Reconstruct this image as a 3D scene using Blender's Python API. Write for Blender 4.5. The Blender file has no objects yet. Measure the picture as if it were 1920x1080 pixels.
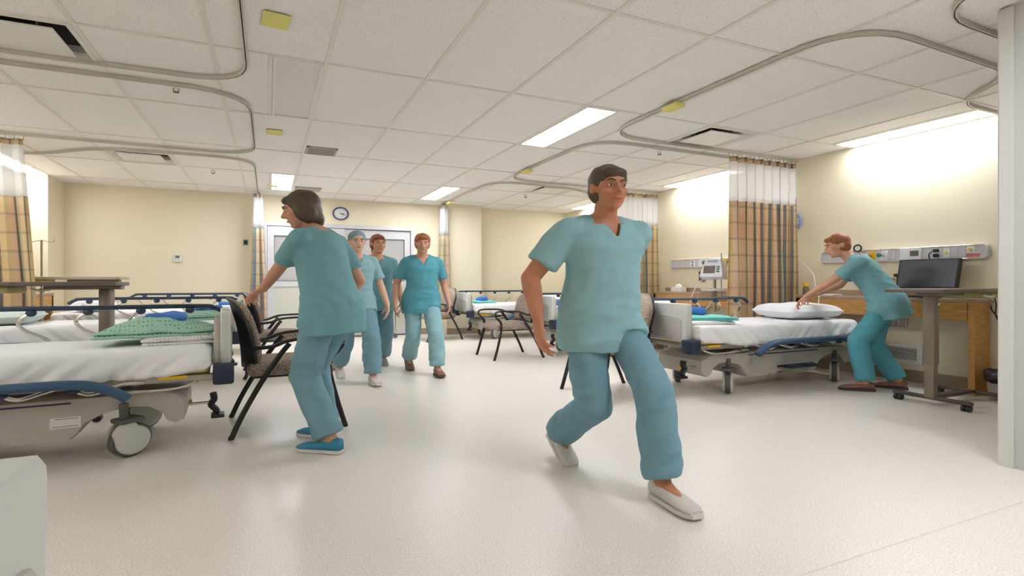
import bpy, bmesh, math, random
from mathutils import Vector, Matrix, noise
random.seed(7)
C = bpy.context.scene.collection
R = math.radians
# ------------------------------------------------------------------ camera, light level
# Photo frame is wide: every thing is built 1.185 broader than high (plan scale S), as the picture shows it.
S = 1.185
ALPHA = R(24.45)
cam_data = bpy.data.cameras.new('camera')
cam_data.sensor_width = 36.0
cam_data.lens = 36.0 * 1005.0 / 1920.0
cam_data.shift_y = -11.0 / 1920.0
cam_data.clip_start = 0.02
cam = bpy.data.objects.new('camera', cam_data)
C.objects.link(cam)
cam.location = (0, 0, 1.04)
cam.rotation_euler = (R(90), 0, -ALPHA)
sc = bpy.context.scene
sc.camera = cam
w = bpy.data.worlds.new('world'); sc.world = w
w.use_nodes = True
w.node_tree.nodes['Background'].inputs[0].default_value = (1, 0.97, 0.92, 1)
w.node_tree.nodes['Background'].inputs[1].default_value = 0.0
sc.view_settings.view_transform = 'Standard'
sc.view_settings.look = 'None'
sc.view_settings.gamma = 1.0
sc.view_settings.use_curve_mapping = False
sc.view_settings.exposure = 0.0
LAMP = 34.5          # emission of the ceiling lamps
LAMP_COL = (0.955, 1.0, 1.085)
CEIL = 2.59
XL, XR, YB, YF = -3.27, 6.13, 10.5, -2.4

# ------------------------------------------------------------------ materials
def lin(c):
    return tuple(((x / 255) / 12.92 if x / 255 <= 0.04045 else ((x / 255 + 0.055) / 1.055) ** 2.4) for x in c) + (1,)

class NT:
    def __init__(s, name):
        s.m = bpy.data.materials.new(name); s.m.use_nodes = True
        s.t = s.m.node_tree; s.n = s.t.nodes; s.l = s.t.links
        s.b = s.n['Principled BSDF']
    def new(s, t, **k):
        n = s.n.new(t)
        for a, b in k.items(): setattr(n, a, b)
        return n
    def link(s, a, b): s.l.new(a, b)
    def math(s, op, a, b=None, c=None):
        n = s.new('ShaderNodeMath', operation=op)
        for i, x in enumerate((a, b, c)):
            if x is None: continue
            if hasattr(x, 'is_output'): s.link(x, n.inputs[i])
            else: n.inputs[i].default_value = x
        return n.outputs[0]
    def mix(s, fac, a, b, mode='MIX'):
        n = s.new('ShaderNodeMix', data_type='RGBA', blend_type=mode)
        for i, x in ((0, fac), (6, a), (7, b)):
            if hasattr(x, 'is_output'): s.link(x, n.inputs[i])
            else: n.inputs[i].default_value = x
        return n.outputs[2]
    def noise(s, scale, detail=2.0, rough=0.5, coord='Object'):
        tc = s.new('ShaderNodeTexCoord'); n = s.new('ShaderNodeTexNoise')
        n.inputs['Scale'].default_value = scale; n.inputs['Detail'].default_value = detail
        n.inputs['Roughness'].default_value = rough
        s.link(tc.outputs[coord], n.inputs['Vector'])
        return n.outputs['Fac']
    def bump(s, h, strength, dist=0.01):
        n = s.new('ShaderNodeBump'); n.inputs['Strength'].default_value = strength
        n.inputs['Distance'].default_value = dist
        s.link(h, n.inputs['Height']); s.link(n.outputs[0], s.b.inputs['Normal'])
    def ramp(s, fac, stops, const=False):
        n = s.new('ShaderNodeValToRGB')
        if const: n.color_ramp.interpolation = 'CONSTANT'
        e = n.color_ramp.elements
        e[0].position, e[0].color = stops[0]
        e[1].position, e[1].color = stops[1]
        for p, c in stops[2:]:
            x = e.new(p); x.color = c
        s.link(fac, n.inputs[0])
        return n.outputs[0]

def simple(name, col, rough=0.5, metal=0.0, var=0.06, scale=14, bump=0.0, bscale=None, sheen=0, coat=0):
    t = NT(name)
    f = t.noise(scale, 3)
    a = lin(col)
    d = tuple(x * (1 - var) for x in a[:3]) + (1,); u = tuple(min(1, x * (1 + var)) for x in a[:3]) + (1,)
    t.link(t.mix(f, d, u), t.b.inputs['Base Color'])
    t.b.inputs['Roughness'].default_value = rough
    t.b.inputs['Metallic'].default_value = metal
    if sheen: t.b.inputs['Sheen Weight'].default_value = sheen
    if coat: t.b.inputs['Coat Weight'].default_value = coat
    if bump: t.bump(t.noise(bscale or scale * 6, 3), bump)
    return t.m

M = {}
def mats():
    M['wall'] = simple('cream_wall_paint', (242, 231, 203), 0.55, var=0.012, scale=1.2, bump=0.05, bscale=160)
    M['wall_grey'] = simple('grey_wall_paint', (205, 203, 199), 0.5, var=0.015, scale=1.5)
    M['guard'] = simple('corner_guard_plastic', (216, 214, 208), 0.4, var=0.02)
    # floor: speckled sheet vinyl
    t = NT('speckled_beige_vinyl')
    f1 = t.noise(150, 2, 0.6); f2 = t.noise(2.0, 3)
    c = t.ramp(f1, [(0.30, lin((214, 203, 190))), (0.70, lin((249, 244, 236))), (0.5, lin((238, 230, 220)))])
    c2 = t.mix(t.math('MULTIPLY', f2, 0.10), c, lin((206, 184, 160)))
    t.link(c2, t.b.inputs['Base Color']); t.b.inputs['Roughness'].default_value = 0.36
    M['floor'] = t.m
    # ceiling tile: fine dark pin holes
    t = NT('mineral_ceiling_tile')
    f1 = t.noise(95, 2, 0.7)
    c = t.ramp(f1, [(0.30, lin((190, 180, 168))), (0.40, lin((249, 245, 240))), (0.75, lin((252, 249, 246)))])
    t.link(c, t.b.inputs['Base Color']); t.b.inputs['Roughness'].default_value = 0.9
    t.bump(f1, 0.15)
    M['tile'] = t.m
    M['grid'] = simple('painted_grid_bar', (236, 232, 222), 0.5, var=0.02)
    M['white_metal'] = simple('white_enamel', (236, 232, 224), 0.4, var=0.02)
    M['dark'] = simple('dark_recess', (38, 36, 34), 0.8)
    M['track'] = simple('bronze_anodised_track', (206, 198, 186), 0.42, metal=0.1, var=0.05)
    M['lens_off'] = simple('unlit_prismatic_lens', (226, 224, 222), 0.35, var=0.02, bump=0.2, bscale=220)
    M['tag'] = simple('yellow_tag', (232, 224, 130), 0.6)
    t = NT('lamp_diffuser')
    t.b.inputs['Base Color'].default_value = (0.9, 0.9, 0.9, 1)
    t.b.inputs['Emission Color'].default_value = LAMP_COL + (1,)
    t.b.inputs['Emission Strength'].default_value = LAMP
    M['lamp'] = t.m
    t = NT('wall_washer_diffuser')
    t.b.inputs['Base Color'].default_value = (0.9, 0.9, 0.9, 1)
    t.b.inputs['Emission Color'].default_value = LAMP_COL + (1,)
    t.b.inputs['Emission Strength'].default_value = LAMP * 0.47
    M['lamp_wall'] = t.m
    M['base'] = simple('brown_grey_cove_base', (166, 148, 126), 0.5, var=0.03)
    # bed
    M['sheet'] = simple('white_cotton_sheet', (249, 248, 248), 0.85, var=0.02, bump=0.06, bscale=90)
    M['pillow'] = simple('white_pillowcase', (249, 249, 251), 0.85, var=0.02, bump=0.05, bscale=60)
    M['pillow_green'] = simple('pale_green_pillowcase', (222, 236, 230), 0.85, var=0.03)
    M['bedgrey'] = simple('warm_grey_moulded_plastic', (190, 184, 174), 0.42, var=0.03)
    M['bedlight'] = simple('pale_grey_footboard_plastic', (216, 217, 210), 0.42, var=0.02)
    M['bedpost'] = simple('grey_metal_post', (196, 190, 182), 0.4, var=0.03)
    M['blue'] = simple('navy_blue_rail_vinyl', (52, 84, 116), 0.42, var=0.06)
    M['navy'] = simple('dark_navy_plastic', (34, 48, 68), 0.5, var=0.06)
    M['chrome'] = simple('chrome_plated_steel', (215, 210, 202), 0.18, metal=1.0, var=0.03)
    M['steel'] = simple('brushed_steel', (176, 170, 160), 0.35, metal=0.8, var=0.05)
    M['rubber'] = simple('grey_rubber_tyre', (98, 94, 94), 0.7)
    M['hub'] = simple('pale_wheel_cover', (212, 210, 198), 0.4, var=0.02)
    M['black'] = simple('black_plastic', (30, 31, 33), 0.45)
    M['yellow'] = simple('yellow_plastic', (238, 190, 30), 0.45)
    M['purple'] = simple('purple_stripe', (58, 44, 104), 0.5)
    M['mattress'] = simple('mattress_edge_vinyl', (214, 196, 92), 0.6)
    M['paper'] = simple('white_label_stock', (232, 230, 224), 0.6, var=0.02)
    M['ink'] = simple('grey_print', (120, 116, 112), 0.7)
    M['redink'] = simple('red_print', (214, 92, 76), 0.7)
    # chair fabric
    t = NT('mottled_taupe_upholstery')
    f1 = t.noise(120, 2, 0.7)
    c = t.ramp(f1, [(0.36, lin((92, 76, 66))), (0.5, lin((160, 142, 126))), (0.62, lin((196, 178, 160)))])
    t.link(c, t.b.inputs['Base Color']); t.b.inputs['Roughness'].default_value = 0.9
    t.bump(f1, 0.2)
    M['fabric'] = t.m
    M['chairframe'] = simple('black_powder_coated_tube', (34, 32, 32), 0.4)
    M['shell'] = simple('black_back_shell', (38, 42, 46), 0.55)
    # linen
    t = NT('green_dotted_gown_cotton')
    tc = t.new('ShaderNodeTexCoord'); v = t.new('ShaderNodeTexVoronoi')
    v.inputs['Scale'].default_value = 42; v.inputs['Randomness'].default_value = 0.25
    t.link(tc.outputs['Object'], v.inputs['Vector'])
    c = t.ramp(v.outputs['Distance'], [(0.20, lin((48, 84, 100))), (0.27, lin((164, 206, 184)))])
    t.link(c, t.b.inputs['Base Color']); t.b.inputs['Roughness'].default_value = 0.85
    M['gown_green'] = t.m
    t = NT('white_dotted_gown_cotton')
    tc = t.new('ShaderNodeTexCoord'); v = t.new('ShaderNodeTexVoronoi')
    v.inputs['Scale'].default_value = 50; v.inputs['Randomness'].default_value = 0.3
    t.link(tc.outputs['Object'], v.inputs['Vector'])
    c = t.ramp(v.outputs['Distance'], [(0.16, lin((70, 84, 140))), (0.2, lin((234, 232, 234)))])
    t.link(c, t.b.inputs['Base Color']); t.b.inputs['Roughness'].default_value = 0.85
    M['gown_white'] = t.m
    M['teal_cloth'] = simple('turquoise_cotton', (128, 214, 202), 0.85, var=0.05)
    M['blue_cloth'] = simple('bright_blue_nonwoven', (72, 126, 204), 0.75, var=0.08)
    # curtains
    t = NT('plaid_curtain_cloth')
    uv = t.new('ShaderNodeUVMap'); sp = t.new('ShaderNodeSeparateXYZ'); t.link(uv.outputs[0], sp.inputs[0])
    fu = t.math('FRACT', t.math('MULTIPLY', sp.outputs[0], 3.6))
    O, BL, GR, BR, TN = lin((238, 218, 172)), lin((142, 154, 172)), lin((206, 204, 166)), lin((178, 152, 126)), lin((240, 218, 192))
    cu = t.ramp(fu, [(0.0, O), (0.18, GR), (0.25, BL), (0.30, O), (0.46, TN), (0.60, BR), (0.64, BL), (0.69, O), (0.84, GR), (0.93, TN)], True)
    fv = t.math('FRACT', t.math('MULTIPLY', sp.outputs[1], 5.2))
    band = t.math('LESS_THAN', fv, 0.14)
    fv2 = t.math('FRACT', t.math('MULTIPLY', sp.outputs[1], 1.3))
    wide = t.math('LESS_THAN', fv2, 0.40)
    c = t.mix(t.math('MULTIPLY', band, 0.26), cu, lin((96, 116, 126)))
    c = t.mix(t.math('MULTIPLY', wide, 0.10), c, lin((206, 150, 116)))
    t.link(c, t.b.inputs['Base Color']); t.b.inputs['Roughness'].default_value = 0.85
    t.bump(t.noise(300, 1), 0.05)
    tl = t.new('ShaderNodeBsdfTranslucent'); t.link(c, tl.inputs[0])
    m1 = t.new('ShaderNodeMixShader'); m1.inputs[0].default_value = 0.5
    t.link(t.b.outputs[0], m1.inputs[1]); t.link(tl.outputs[0], m1.inputs[2]); t.link(m1.outputs[0], t.n['Material Output'].inputs[0])
    M['plaid'] = t.m
    t = NT('white_curtain_net')
    uv = t.new('ShaderNodeUVMap'); sp = t.new('ShaderNodeSeparateXYZ'); t.link(uv.outputs[0], sp.inputs[0])
    t.b.inputs['Base Color'].default_value = lin((253, 252, 252)); t.b.inputs['Roughness'].default_value = 0.8
    tr = t.new('ShaderNodeBsdfTransparent'); tl = t.new('ShaderNodeBsdfTranslucent'); tl.inputs[0].default_value = (0.97, 0.97, 0.97, 1)
    m1 = t.new('ShaderNodeMixShader'); m1.inputs[0].default_value = 0.68
    t.link(t.b.outputs[0], m1.inputs[1]); t.link(tl.outputs[0], m1.inputs[2])
    m2 = t.new('ShaderNodeMixShader'); m2.inputs[0].default_value = 0.16
    t.link(m1.outputs[0], m2.inputs[1]); t.link(tr.outputs[0], m2.inputs[2])
    t.link(m2.outputs[0], t.n['Material Output'].inputs[0])
    M['net'] = t.m
    # wood, table
    t = NT('honey_maple_laminate')
    tc = t.new('ShaderNodeTexCoord'); mp = t.new('ShaderNodeMapping'); mp.inputs['Scale'].default_value = (2, 1.2, 22)
    n = t.new('ShaderNodeTexNoise'); n.inputs['Scale'].default_value = 5; n.inputs['Detail'].default_value = 5
    t.link(tc.outputs['Object'], mp.inputs[0]); t.link(mp.outputs[0], n.inputs['Vector'])
    t.link(t.ramp(n.outputs['Fac'], [(0.3, lin((182, 126, 62))), (0.7, lin((224, 172, 100)))]), t.b.inputs['Base Color'])
    t.b.inputs['Roughness'].default_value = 0.4
    M['wood'] = t.m
    M['counter'] = simple('taupe_counter_laminate', (178, 152, 126), 0.4, var=0.05, scale=40)
    M['tabletop'] = simple('brown_grey_table_laminate', (112, 98, 86), 0.4, var=0.05)
    M['tabletop_pale'] = simple('beige_table_laminate', (190, 176, 152), 0.4, var=0.04)
    M['tablepost'] = simple('bronze_grey_table_column', (134, 120, 106), 0.38, metal=0.25, var=0.04)
    M['tablebase'] = simple('dark_bronze_base', (84, 74, 68), 0.4, metal=0.2)
    M['drawer'] = simple('olive_plastic_tray', (188, 178, 112), 0.5)
    M['screen'] = simple('dark_matt_screen', (52, 48, 54), 0.35)
    M['monitor'] = simple('black_monitor_bezel', (32, 30, 32), 0.4)
    M['alu'] = simple('pale_anodised_aluminium', (214, 213, 214), 0.38, metal=0.15, var=0.02)
    M['railbody'] = simple('pale_grey_headwall_panel', (206, 203, 206), 0.45, var=0.02)
    M['glass'] = simple('frosted_door_glass', (186, 184, 180), 0.18, var=0.015, scale=2)
    M['kick'] = simple('beige_door_panel', (206, 204, 188), 0.45, var=0.02)
    M['clockrim'] = simple('purple_clock_rim', (92, 84, 138), 0.4)
    M['clockrim_blue'] = simple('periwinkle_clock_rim', (150, 158, 216), 0.4)
    M['clockface'] = simple('white_clock_face', (238, 236, 230), 0.5, var=0.01)
    M['green'] = simple('green_valve', (40, 120, 90), 0.45)
    M['red'] = simple('red_plastic', (190, 70, 66), 0.5)
    M['bag'] = simple('black_bin_liner', (44, 40, 40), 0.35, bump=0.5, bscale=30)
    M['bin'] = simple('beige_bin_plastic', (176, 166, 146), 0.5)
    M['device'] = simple('white_device_plastic', (232, 232, 234), 0.4, var=0.02)
    M['device_blue'] = simple('blue_device_trim', (150, 176, 214), 0.45)
    M['device_screen'] = simple('brown_grey_screen', (112, 98, 90), 0.3)
    # people
    SCRUBS = 1
    M['scrub'] = simple('teal_scrub_cotton', (118, 168, 176), 0.85, var=0.08, scale=5, bump=0.35, bscale=17)
    M['scrub_light'] = simple('pale_teal_scrub_cotton', (146, 188, 194), 0.85, var=0.08, scale=5, bump=0.35, bscale=17)
    M['scrub_deep'] = simple('deep_teal_scrub_cotton', (88, 162, 176), 0.85, var=0.08, scale=5, bump=0.35, bscale=17)
    M['scrub_trouser'] = simple('blue_grey_scrub_cotton', (118, 158, 172), 0.85, var=0.08, scale=5, bump=0.35, bscale=17)
    for nme, col in (('skin', (214, 158, 128)), ('skin_tan', (198, 132, 98)), ('skin_pale', (228, 182, 156))):
        t = NT(nme + '_tone')
        f = t.noise(18, 3)
        a = lin(col)
        t.link(t.mix(f, tuple(x * 0.9 for x in a[:3]) + (1,), tuple(min(1, x * 1.06) for x in a[:3]) + (1,)), t.b.inputs['Base Color'])
        t.b.inputs['Roughness'].default_value = 0.5
        t.b.inputs['Subsurface Weight'].default_value = 0.08
        t.b.inputs['Subsurface Scale'].default_value = 0.02
        M[nme] = t.m
    for nme, col in (('hair_brown', (84, 66, 50)), ('hair_auburn', (156, 92, 52)), ('hair_red', (140, 74, 44)), ('hair_dark', (64, 50, 42))):
        M[nme] = simple(nme, col, 0.5, var=0.3, scale=40, bump=0.4, bscale=70)
    M['cap'] = simple('grey_blue_scrub_cap', (128, 156, 166), 0.8, var=0.1)
    M['lip'] = simple('lip_tone', (176, 98, 86), 0.5)
    M['eye'] = simple('eye_white', (232, 228, 222), 0.3, var=0.01)
    M['iris'] = simple('dark_iris', (50, 40, 34), 0.3)
    M['shoe_blue'] = simple('bright_blue_trainer', (58, 140, 176), 0.6)
    M['shoe_white'] = simple('white_trainer', (214, 208, 202), 0.6)
    M['shoe_brown'] = simple('brown_leather_shoe', (138, 96, 80), 0.5)
    M['shoe_grey'] = simple('grey_trainer', (150, 150, 150), 0.6)
    M['sole'] = simple('white_rubber_sole', (226, 222, 216), 0.6)
    M['sole_dark'] = simple('dark_rubber_sole', (72, 62, 58), 0.6)
mats()

# ------------------------------------------------------------------ mesh helpers
def cr(pts, k=6, closed=False):
    P = [Vector(p) for p in pts]; out = []; n = len(P)
    for i in range(n if closed else n - 1):
        p0 = P[(i - 1) % n] if (closed or i > 0) else P[0] * 2 - P[1]
        p1, p2 = P[i], P[(i + 1) % n]
        p3 = P[(i + 2) % n] if (closed or i + 2 < n) else p2 * 2 - p1
        for j in range(k):
            t = j / k
            out.append(0.5 * ((2 * p1) + (p2 - p0) * t + (2 * p0 - 5 * p1 + 4 * p2 - p3) * t * t + (3 * p1 - p0 - 3 * p2 + p3) * t ** 3))
    if not closed: out.append(P[-1])
    return out

class MB:
    def __init__(s): s.v = []; s.f = []; s.uv = []
    def add(s, vs, fs):
        o = len(s.v); s.v += [Vector(v) for v in vs]; s.f += [tuple(i + o for i in f) for f in fs]
        return s
    def box(s, x0, x1, y0, y1, z0, z1, r=0, seg=2, rot=None, piv=None):
        if r:
            b = bmesh.new(); bmesh.ops.create_cube(b, size=1)
            for v in b.verts:
                v.co = Vector(((x0 + x1) / 2 + v.co.x * (x1 - x0), (y0 + y1) / 2 + v.co.y * (y1 - y0), (z0 + z1) / 2 + v.co.z * (z1 - z0)))
            bmesh.ops.bevel(b, geom=list(b.edges), offset=r, segments=seg, profile=0.5, affect='EDGES')
            b.verts.index_update()
            vs = [v.co.copy() for v in b.verts]; fs = [tuple(v.index for v in f.verts) for f in b.faces]; b.free()
        else:
            vs = [Vector((x, y, z)) for x in (x0, x1) for y in (y0, y1) for z in (z0, z1)]
            fs = [(0, 1, 3, 2), (4, 6, 7, 5), (0, 4, 5, 1), (2, 3, 7, 6), (0, 2, 6, 4), (1, 5, 7, 3)]
        if rot is not None:
            p = Vector(piv) if piv is not None else Vector(((x0 + x1) / 2, (y0 + y1) / 2, (z0 + z1) / 2))
            vs = [rot @ (v - p) + p for v in vs]
        return s.add(vs, fs)
    def loft(s, rings, cap=True, closed=False):
        n = len(rings[0]); vs = [p for r in rings for p in r]; fs = []
        m = len(rings)
        for i in range(m if closed else m - 1):
            for j in range(n):
                a, b = i * n + j, i * n + (j + 1) % n
                c, d = ((i + 1) % m) * n + (j + 1) % n, ((i + 1) % m) * n + j
                fs.append((a, b, c, d))
        if cap and not closed:
            fs.append(tuple(range(n - 1, -1, -1))); fs.append(tuple((m - 1) * n + j for j in range(n)))
        return s.add(vs, fs)
    def tube(s, path, r, n=8, flat=None, up=(0, 0, 1), closed=False):
        P = [Vector(p) for p in path]; m = len(P)
        up = Vector(up); rings = []; prev = None
        for i in range(m):
            if closed: t = P[(i + 1) % m] - P[i - 1]
            else: t = P[min(i + 1, m - 1)] - P[max(i - 1, 0)]
            if t.length < 1e-9: t = Vector((0, 0, 1))
            t.normalize()
            if prev is None:
                a = t.cross(up)
                if a.length < 1e-3: a = t.cross(Vector((1, 0, 0)))
                a.normalize()
            else:
                a = prev - t * prev.dot(t)
                if a.length < 1e-6: a = t.cross(up)
                a.normalize()
            if flat:
                a2 = t.cross(up)
                if a2.length > 0.05: a = a2.normalized()
            prev = a; b = a.cross(t).normalized()
            rr = r[i] if isinstance(r, (list, tuple)) else r
            ra, rb = (flat if flat else (rr, rr))
            rings.append([P[i] + a * (ra * math.cos(2 * math.pi * k / n)) + b * (rb * math.sin(2 * math.pi * k / n)) for k in range(n)])
        return s.loft(rings, closed=closed)
    def cyl(s, p0, p1, r0, r1=None, n=14):
        return s.tube([p0, p1], [r0, r0 if r1 is None else r1], n)
    def lathe(s, prof, c=(0, 0, 0), axis='z', n=20):
        c = Vector(c); rings = []
        for r, h in prof:
            ring = []
            for k in range(n):
                a = 2 * math.pi * k / n; x, y = r * math.cos(a), r * math.sin(a)
                ring.append(c + (Vector((x, y, h)) if axis == 'z' else Vector((h, x, y)) if axis == 'x' else Vector((x, h, y))))
            rings.append(ring)
        return s.loft(rings)
    def prism(s, poly, axis, a, b):
        def P(p, h):
            return Vector((p[0], h, p[1])) if axis == 'y' else Vector((h, p[0], p[1])) if axis == 'x' else Vector((p[0], p[1], h))
        n = len(poly)
        vs = [P(p, a) for p in poly] + [P(p, b) for p in poly]
        fs = [tuple(range(n)), tuple(range(2 * n - 1, n - 1, -1))] + [(i, (i + 1) % n, n + (i + 1) % n, n + i) for i in range(n)]
        return s.add(vs, fs)
    def ell(s, c, r, axes=None, nu=16, nv=10):
        c = Vector(c); ax = axes or (Vector((1, 0, 0)), Vector((0, 1, 0)), Vector((0, 0, 1)))
        vs = [c - ax[2] * r[2]]
        for i in range(1, nv):
            t = -math.pi / 2 + math.pi * i / nv
            for j in range(nu):
                a = 2 * math.pi * j / nu
                vs.append(c + ax[0] * (r[0] * math.cos(t) * math.cos(a)) + ax[1] * (r[1] * math.cos(t) * math.sin(a)) + ax[2] * (r[2] * math.sin(t)))
        vs.append(c + ax[2] * r[2]); fs = []
        for j in range(nu):
            fs.append((0, 1 + (j + 1) % nu, 1 + j))
            for i in range(nv - 2):
                a, b = 1 + i * nu + j, 1 + i * nu + (j + 1) % nu
                fs.append((a, b, b + nu, a + nu))
            o = 1 + (nv - 2) * nu
            fs.append((o + j, o + (j + 1) % nu, len(vs) - 1))
        return s.add(vs, fs)
    def capsule(s, p0, p1, r0, r1, n=14, m=4, flat1=False):
        p0, p1 = Vector(p0), Vector(p1); t = (p1 - p0)
        L = t.length
        if L < 1e-6: return s.ell(p0, (r0, r0, r0))
        t /= L; a = t.cross(Vector((0, 0, 1)))
        if a.length < 1e-3: a = t.cross(Vector((1, 0, 0)))
        a.normalize(); b = t.cross(a); rings = []
        def ring(h, r):
            rings.append([p0 + t * h + a * (r * math.cos(2 * math.pi * k / n)) + b * (r * math.sin(2 * math.pi * k / n)) for k in range(n)])
        for i in range(1, m + 1):
            q = math.pi / 2 * i / m; ring(-r0 * math.cos(q), r0 * math.sin(q))
        ring(L, r1)
        if not flat1:
            for i in range(m - 1, 0, -1):
                q = math.pi / 2 * i / m; ring(L + r1 * math.cos(q), r1 * math.sin(q))
        return s.loft(rings)
    def xform(s, mat):
        s.v = [mat @ v for v in s.v]; return s
    def mesh(s, name, mat, scale=True, smooth=True, ang=38):
        k = S if scale else 1.0
        me = bpy.data.meshes.new(name)
        me.from_pydata([(v.x * k, v.y * k, v.z) for v in s.v], [], s.f)
        b = bmesh.new(); b.from_mesh(me)
        bmesh.ops.recalc_face_normals(b, faces=list(b.faces)); b.to_mesh(me); b.free()
        if smooth:
            me.polygons.foreach_set('use_smooth', [True] * len(me.polygons))
            me.set_sharp_from_angle(angle=R(ang))
        me.materials.append(mat)
        return me
    def build(s, name, mat, parent=None, scale=True, smooth=True, ang=38):
        return link(name, s.mesh(name, M[mat] if isinstance(mat, str) else mat, scale, smooth, ang), parent)

def link(name, me, parent=None):
    o = bpy.data.objects.new(name, me); C.objects.link(o)
    if parent is not None: o.parent = parent
    return o
def struct(o):
    o['kind'] = 'structure'; return o
def tag(o, label, cat, group=None):
    o['label'] = label; o['category'] = cat
    if group: o['group'] = group
    return o
def thing(name, label, cat, loc=(0, 0, 0), rz=0.0, group=None):
    o = bpy.data.objects.new(name, None); C.objects.link(o)
    o.location = loc; o.rotation_euler = (0, 0, rz); o.empty_display_size = 0.2
    return tag(o, label, cat, group)
KIDS = {}
def copy_tree(o, parent=None):
    c = o.copy(); C.objects.link(c)
    if parent is not None: c.parent = parent
    for ch in [x for x in C.objects if x.parent == o]: copy_tree(ch, c)
    return c
def remeshed(mb, voxel, smooth=3, disp=None, cut=None):
    """union of closed shapes -> one continuous surface"""
    me = bpy.data.meshes.new('tmp'); me.from_pydata([tuple(v) for v in mb.v], [], mb.f)
    b = bmesh.new(); b.from_mesh(me); bmesh.ops.recalc_face_normals(b, faces=list(b.faces)); b.to_mesh(me); b.free()
    o = bpy.data.objects.new('tmp', me); C.objects.link(o)
    m = o.modifiers.new('r', 'REMESH'); m.mode = 'VOXEL'; m.voxel_size = voxel
    if smooth:
        q = o.modifiers.new('s', 'SMOOTH'); q.factor = 0.5; q.iterations = smooth
    dg = bpy.context.evaluated_depsgraph_get()
    out = bpy.data.meshes.new_from_object(o.evaluated_get(dg))
    bpy.data.objects.remove(o); bpy.data.meshes.remove(me)
    r = MB()
    out.calc_loop_triangles()
    nrm = [v.normal.copy() for v in out.vertices]
    r.v = [v.co.copy() for v in out.vertices]; r.f = [tuple(p.vertices) for p in out.polygons]
    bpy.data.meshes.remove(out)
    if disp: r.v = [v + n * disp(v) for v, n in zip(r.v, nrm)]
    if cut:
        r.f = [f for f in r.f if not cut(sum((r.v[i] for i in f), Vector()) / len(f))]
        used = sorted({i for f in r.f for i in f}); mp = {o: i for i, o in enumerate(used)}
        r.v = [r.v[i] for i in used]; r.f = [tuple(mp[i] for i in f) for f in r.f]
        cnt = {}
        for f in r.f:
            for i in range(len(f)):
                e = tuple(sorted((f[i], f[(i + 1) % len(f)]))); cnt[e] = cnt.get(e, 0) + 1
        nb = {}
        for (i, j), c in cnt.items():
            if c == 1: nb.setdefault(i, []).append(j); nb.setdefault(j, []).append(i)
        for _ in range(14):
            new = {i: r.v[i] * 0.4 + sum((r.v[j] for j in q), Vector()) * (0.6 / len(q)) for i, q in nb.items()}
            for i, p in new.items(): r.v[i] = p
    return r
# ------------------------------------------------------------------ room shell (world metres, no plan scale)
def wbox(name, x0, x1, y0, y1, z0, z1, mat, parent=None, r=0):
    return MB().box(x0, x1, y0, y1, z0, z1, r).build(name, mat, parent, scale=False, smooth=r > 0)
floor = struct(wbox('floor', XL - 0.1, XR + 0.1, YF - 0.1, YB + 0.1, -0.1, 0, 'floor'))
M['seam'] = simple('weld_seam', (228, 219, 208), 0.5)
wbox('floor_seam', -3.2, 6.1, 1.305, 1.311, -0.001, 0.0012, 'seam', floor)
wbox('floor_seam', -3.2, 6.1, -0.7, -0.694, -0.001, 0.0012, 'seam', floor)
struct(wbox('wall_right', XR, XR + 0.12, YF, YB, 0, 2.8, 'wall'))
struct(wbox('wall_left', XL - 0.12, XL, YF, YB, 0, 2.8, 'wall'))
# back wall around the door opening (-0.08..2.63, up to 2.12)
DX0, DX1, DXM, DZ = -0.08, 2.63, 1.28, 2.12
b = MB().box(XL - 0.12, DX0, YB, YB + 0.12, 0, 2.8).box(DX1, XR + 0.12, YB, YB + 0.12, 0, 2.8).box(DX0, DX1, YB, YB + 0.12, DZ, 2.8)
struct(b.build('wall_back', 'wall', scale=False, smooth=False))
struct(wbox('wall_front', XL - 0.12, XR + 0.12, YF - 0.12, YF, 0, 2.8, 'wall'))
struct(wbox('wall_back_left', XL, -2.90, 9.83, YB, 0, 2.8, 'wall'))
struct(wbox('wall_back_right', 3.22, 3.95, 10.2, YB, 0, 2.8, 'wall'))
wf = struct(wbox('wall_front_right', 3.79, XR, YF, 1.62, 0, 2.8, 'wall_grey'))
MB().prism([(3.775, 1.56), (3.789, 1.56), (3.789, 1.621), (3.85, 1.621), (3.85, 1.635), (3.785, 1.635), (3.775, 1.625)], 'z', 0.0, CEIL - 0.01).build('corner_guard', 'guard', wf, scale=False, smooth=False)
# base boards
def baseb(name, x0, x1, y0, y1): struct(wbox(name, x0, x1, y0, y1, 0, 0.12, 'base'))
baseb('baseboard_right', XR - 0.012, XR, 1.62, YB)
baseb('baseboard_left', XL, XL + 0.012, YF, 9.83)
baseb('baseboard_back_1', -2.9, DX0 - 0.03, YB - 0.012, YB)
baseb('baseboard_back_2', DX1 + 0.03, 3.22, YB - 0.012, YB)
baseb('baseboard_back_3', 3.95, XR - 0.012, YB - 0.012, YB)
baseb('baseboard_back_4', 3.22, 3.95, 10.188, 10.2)
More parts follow.
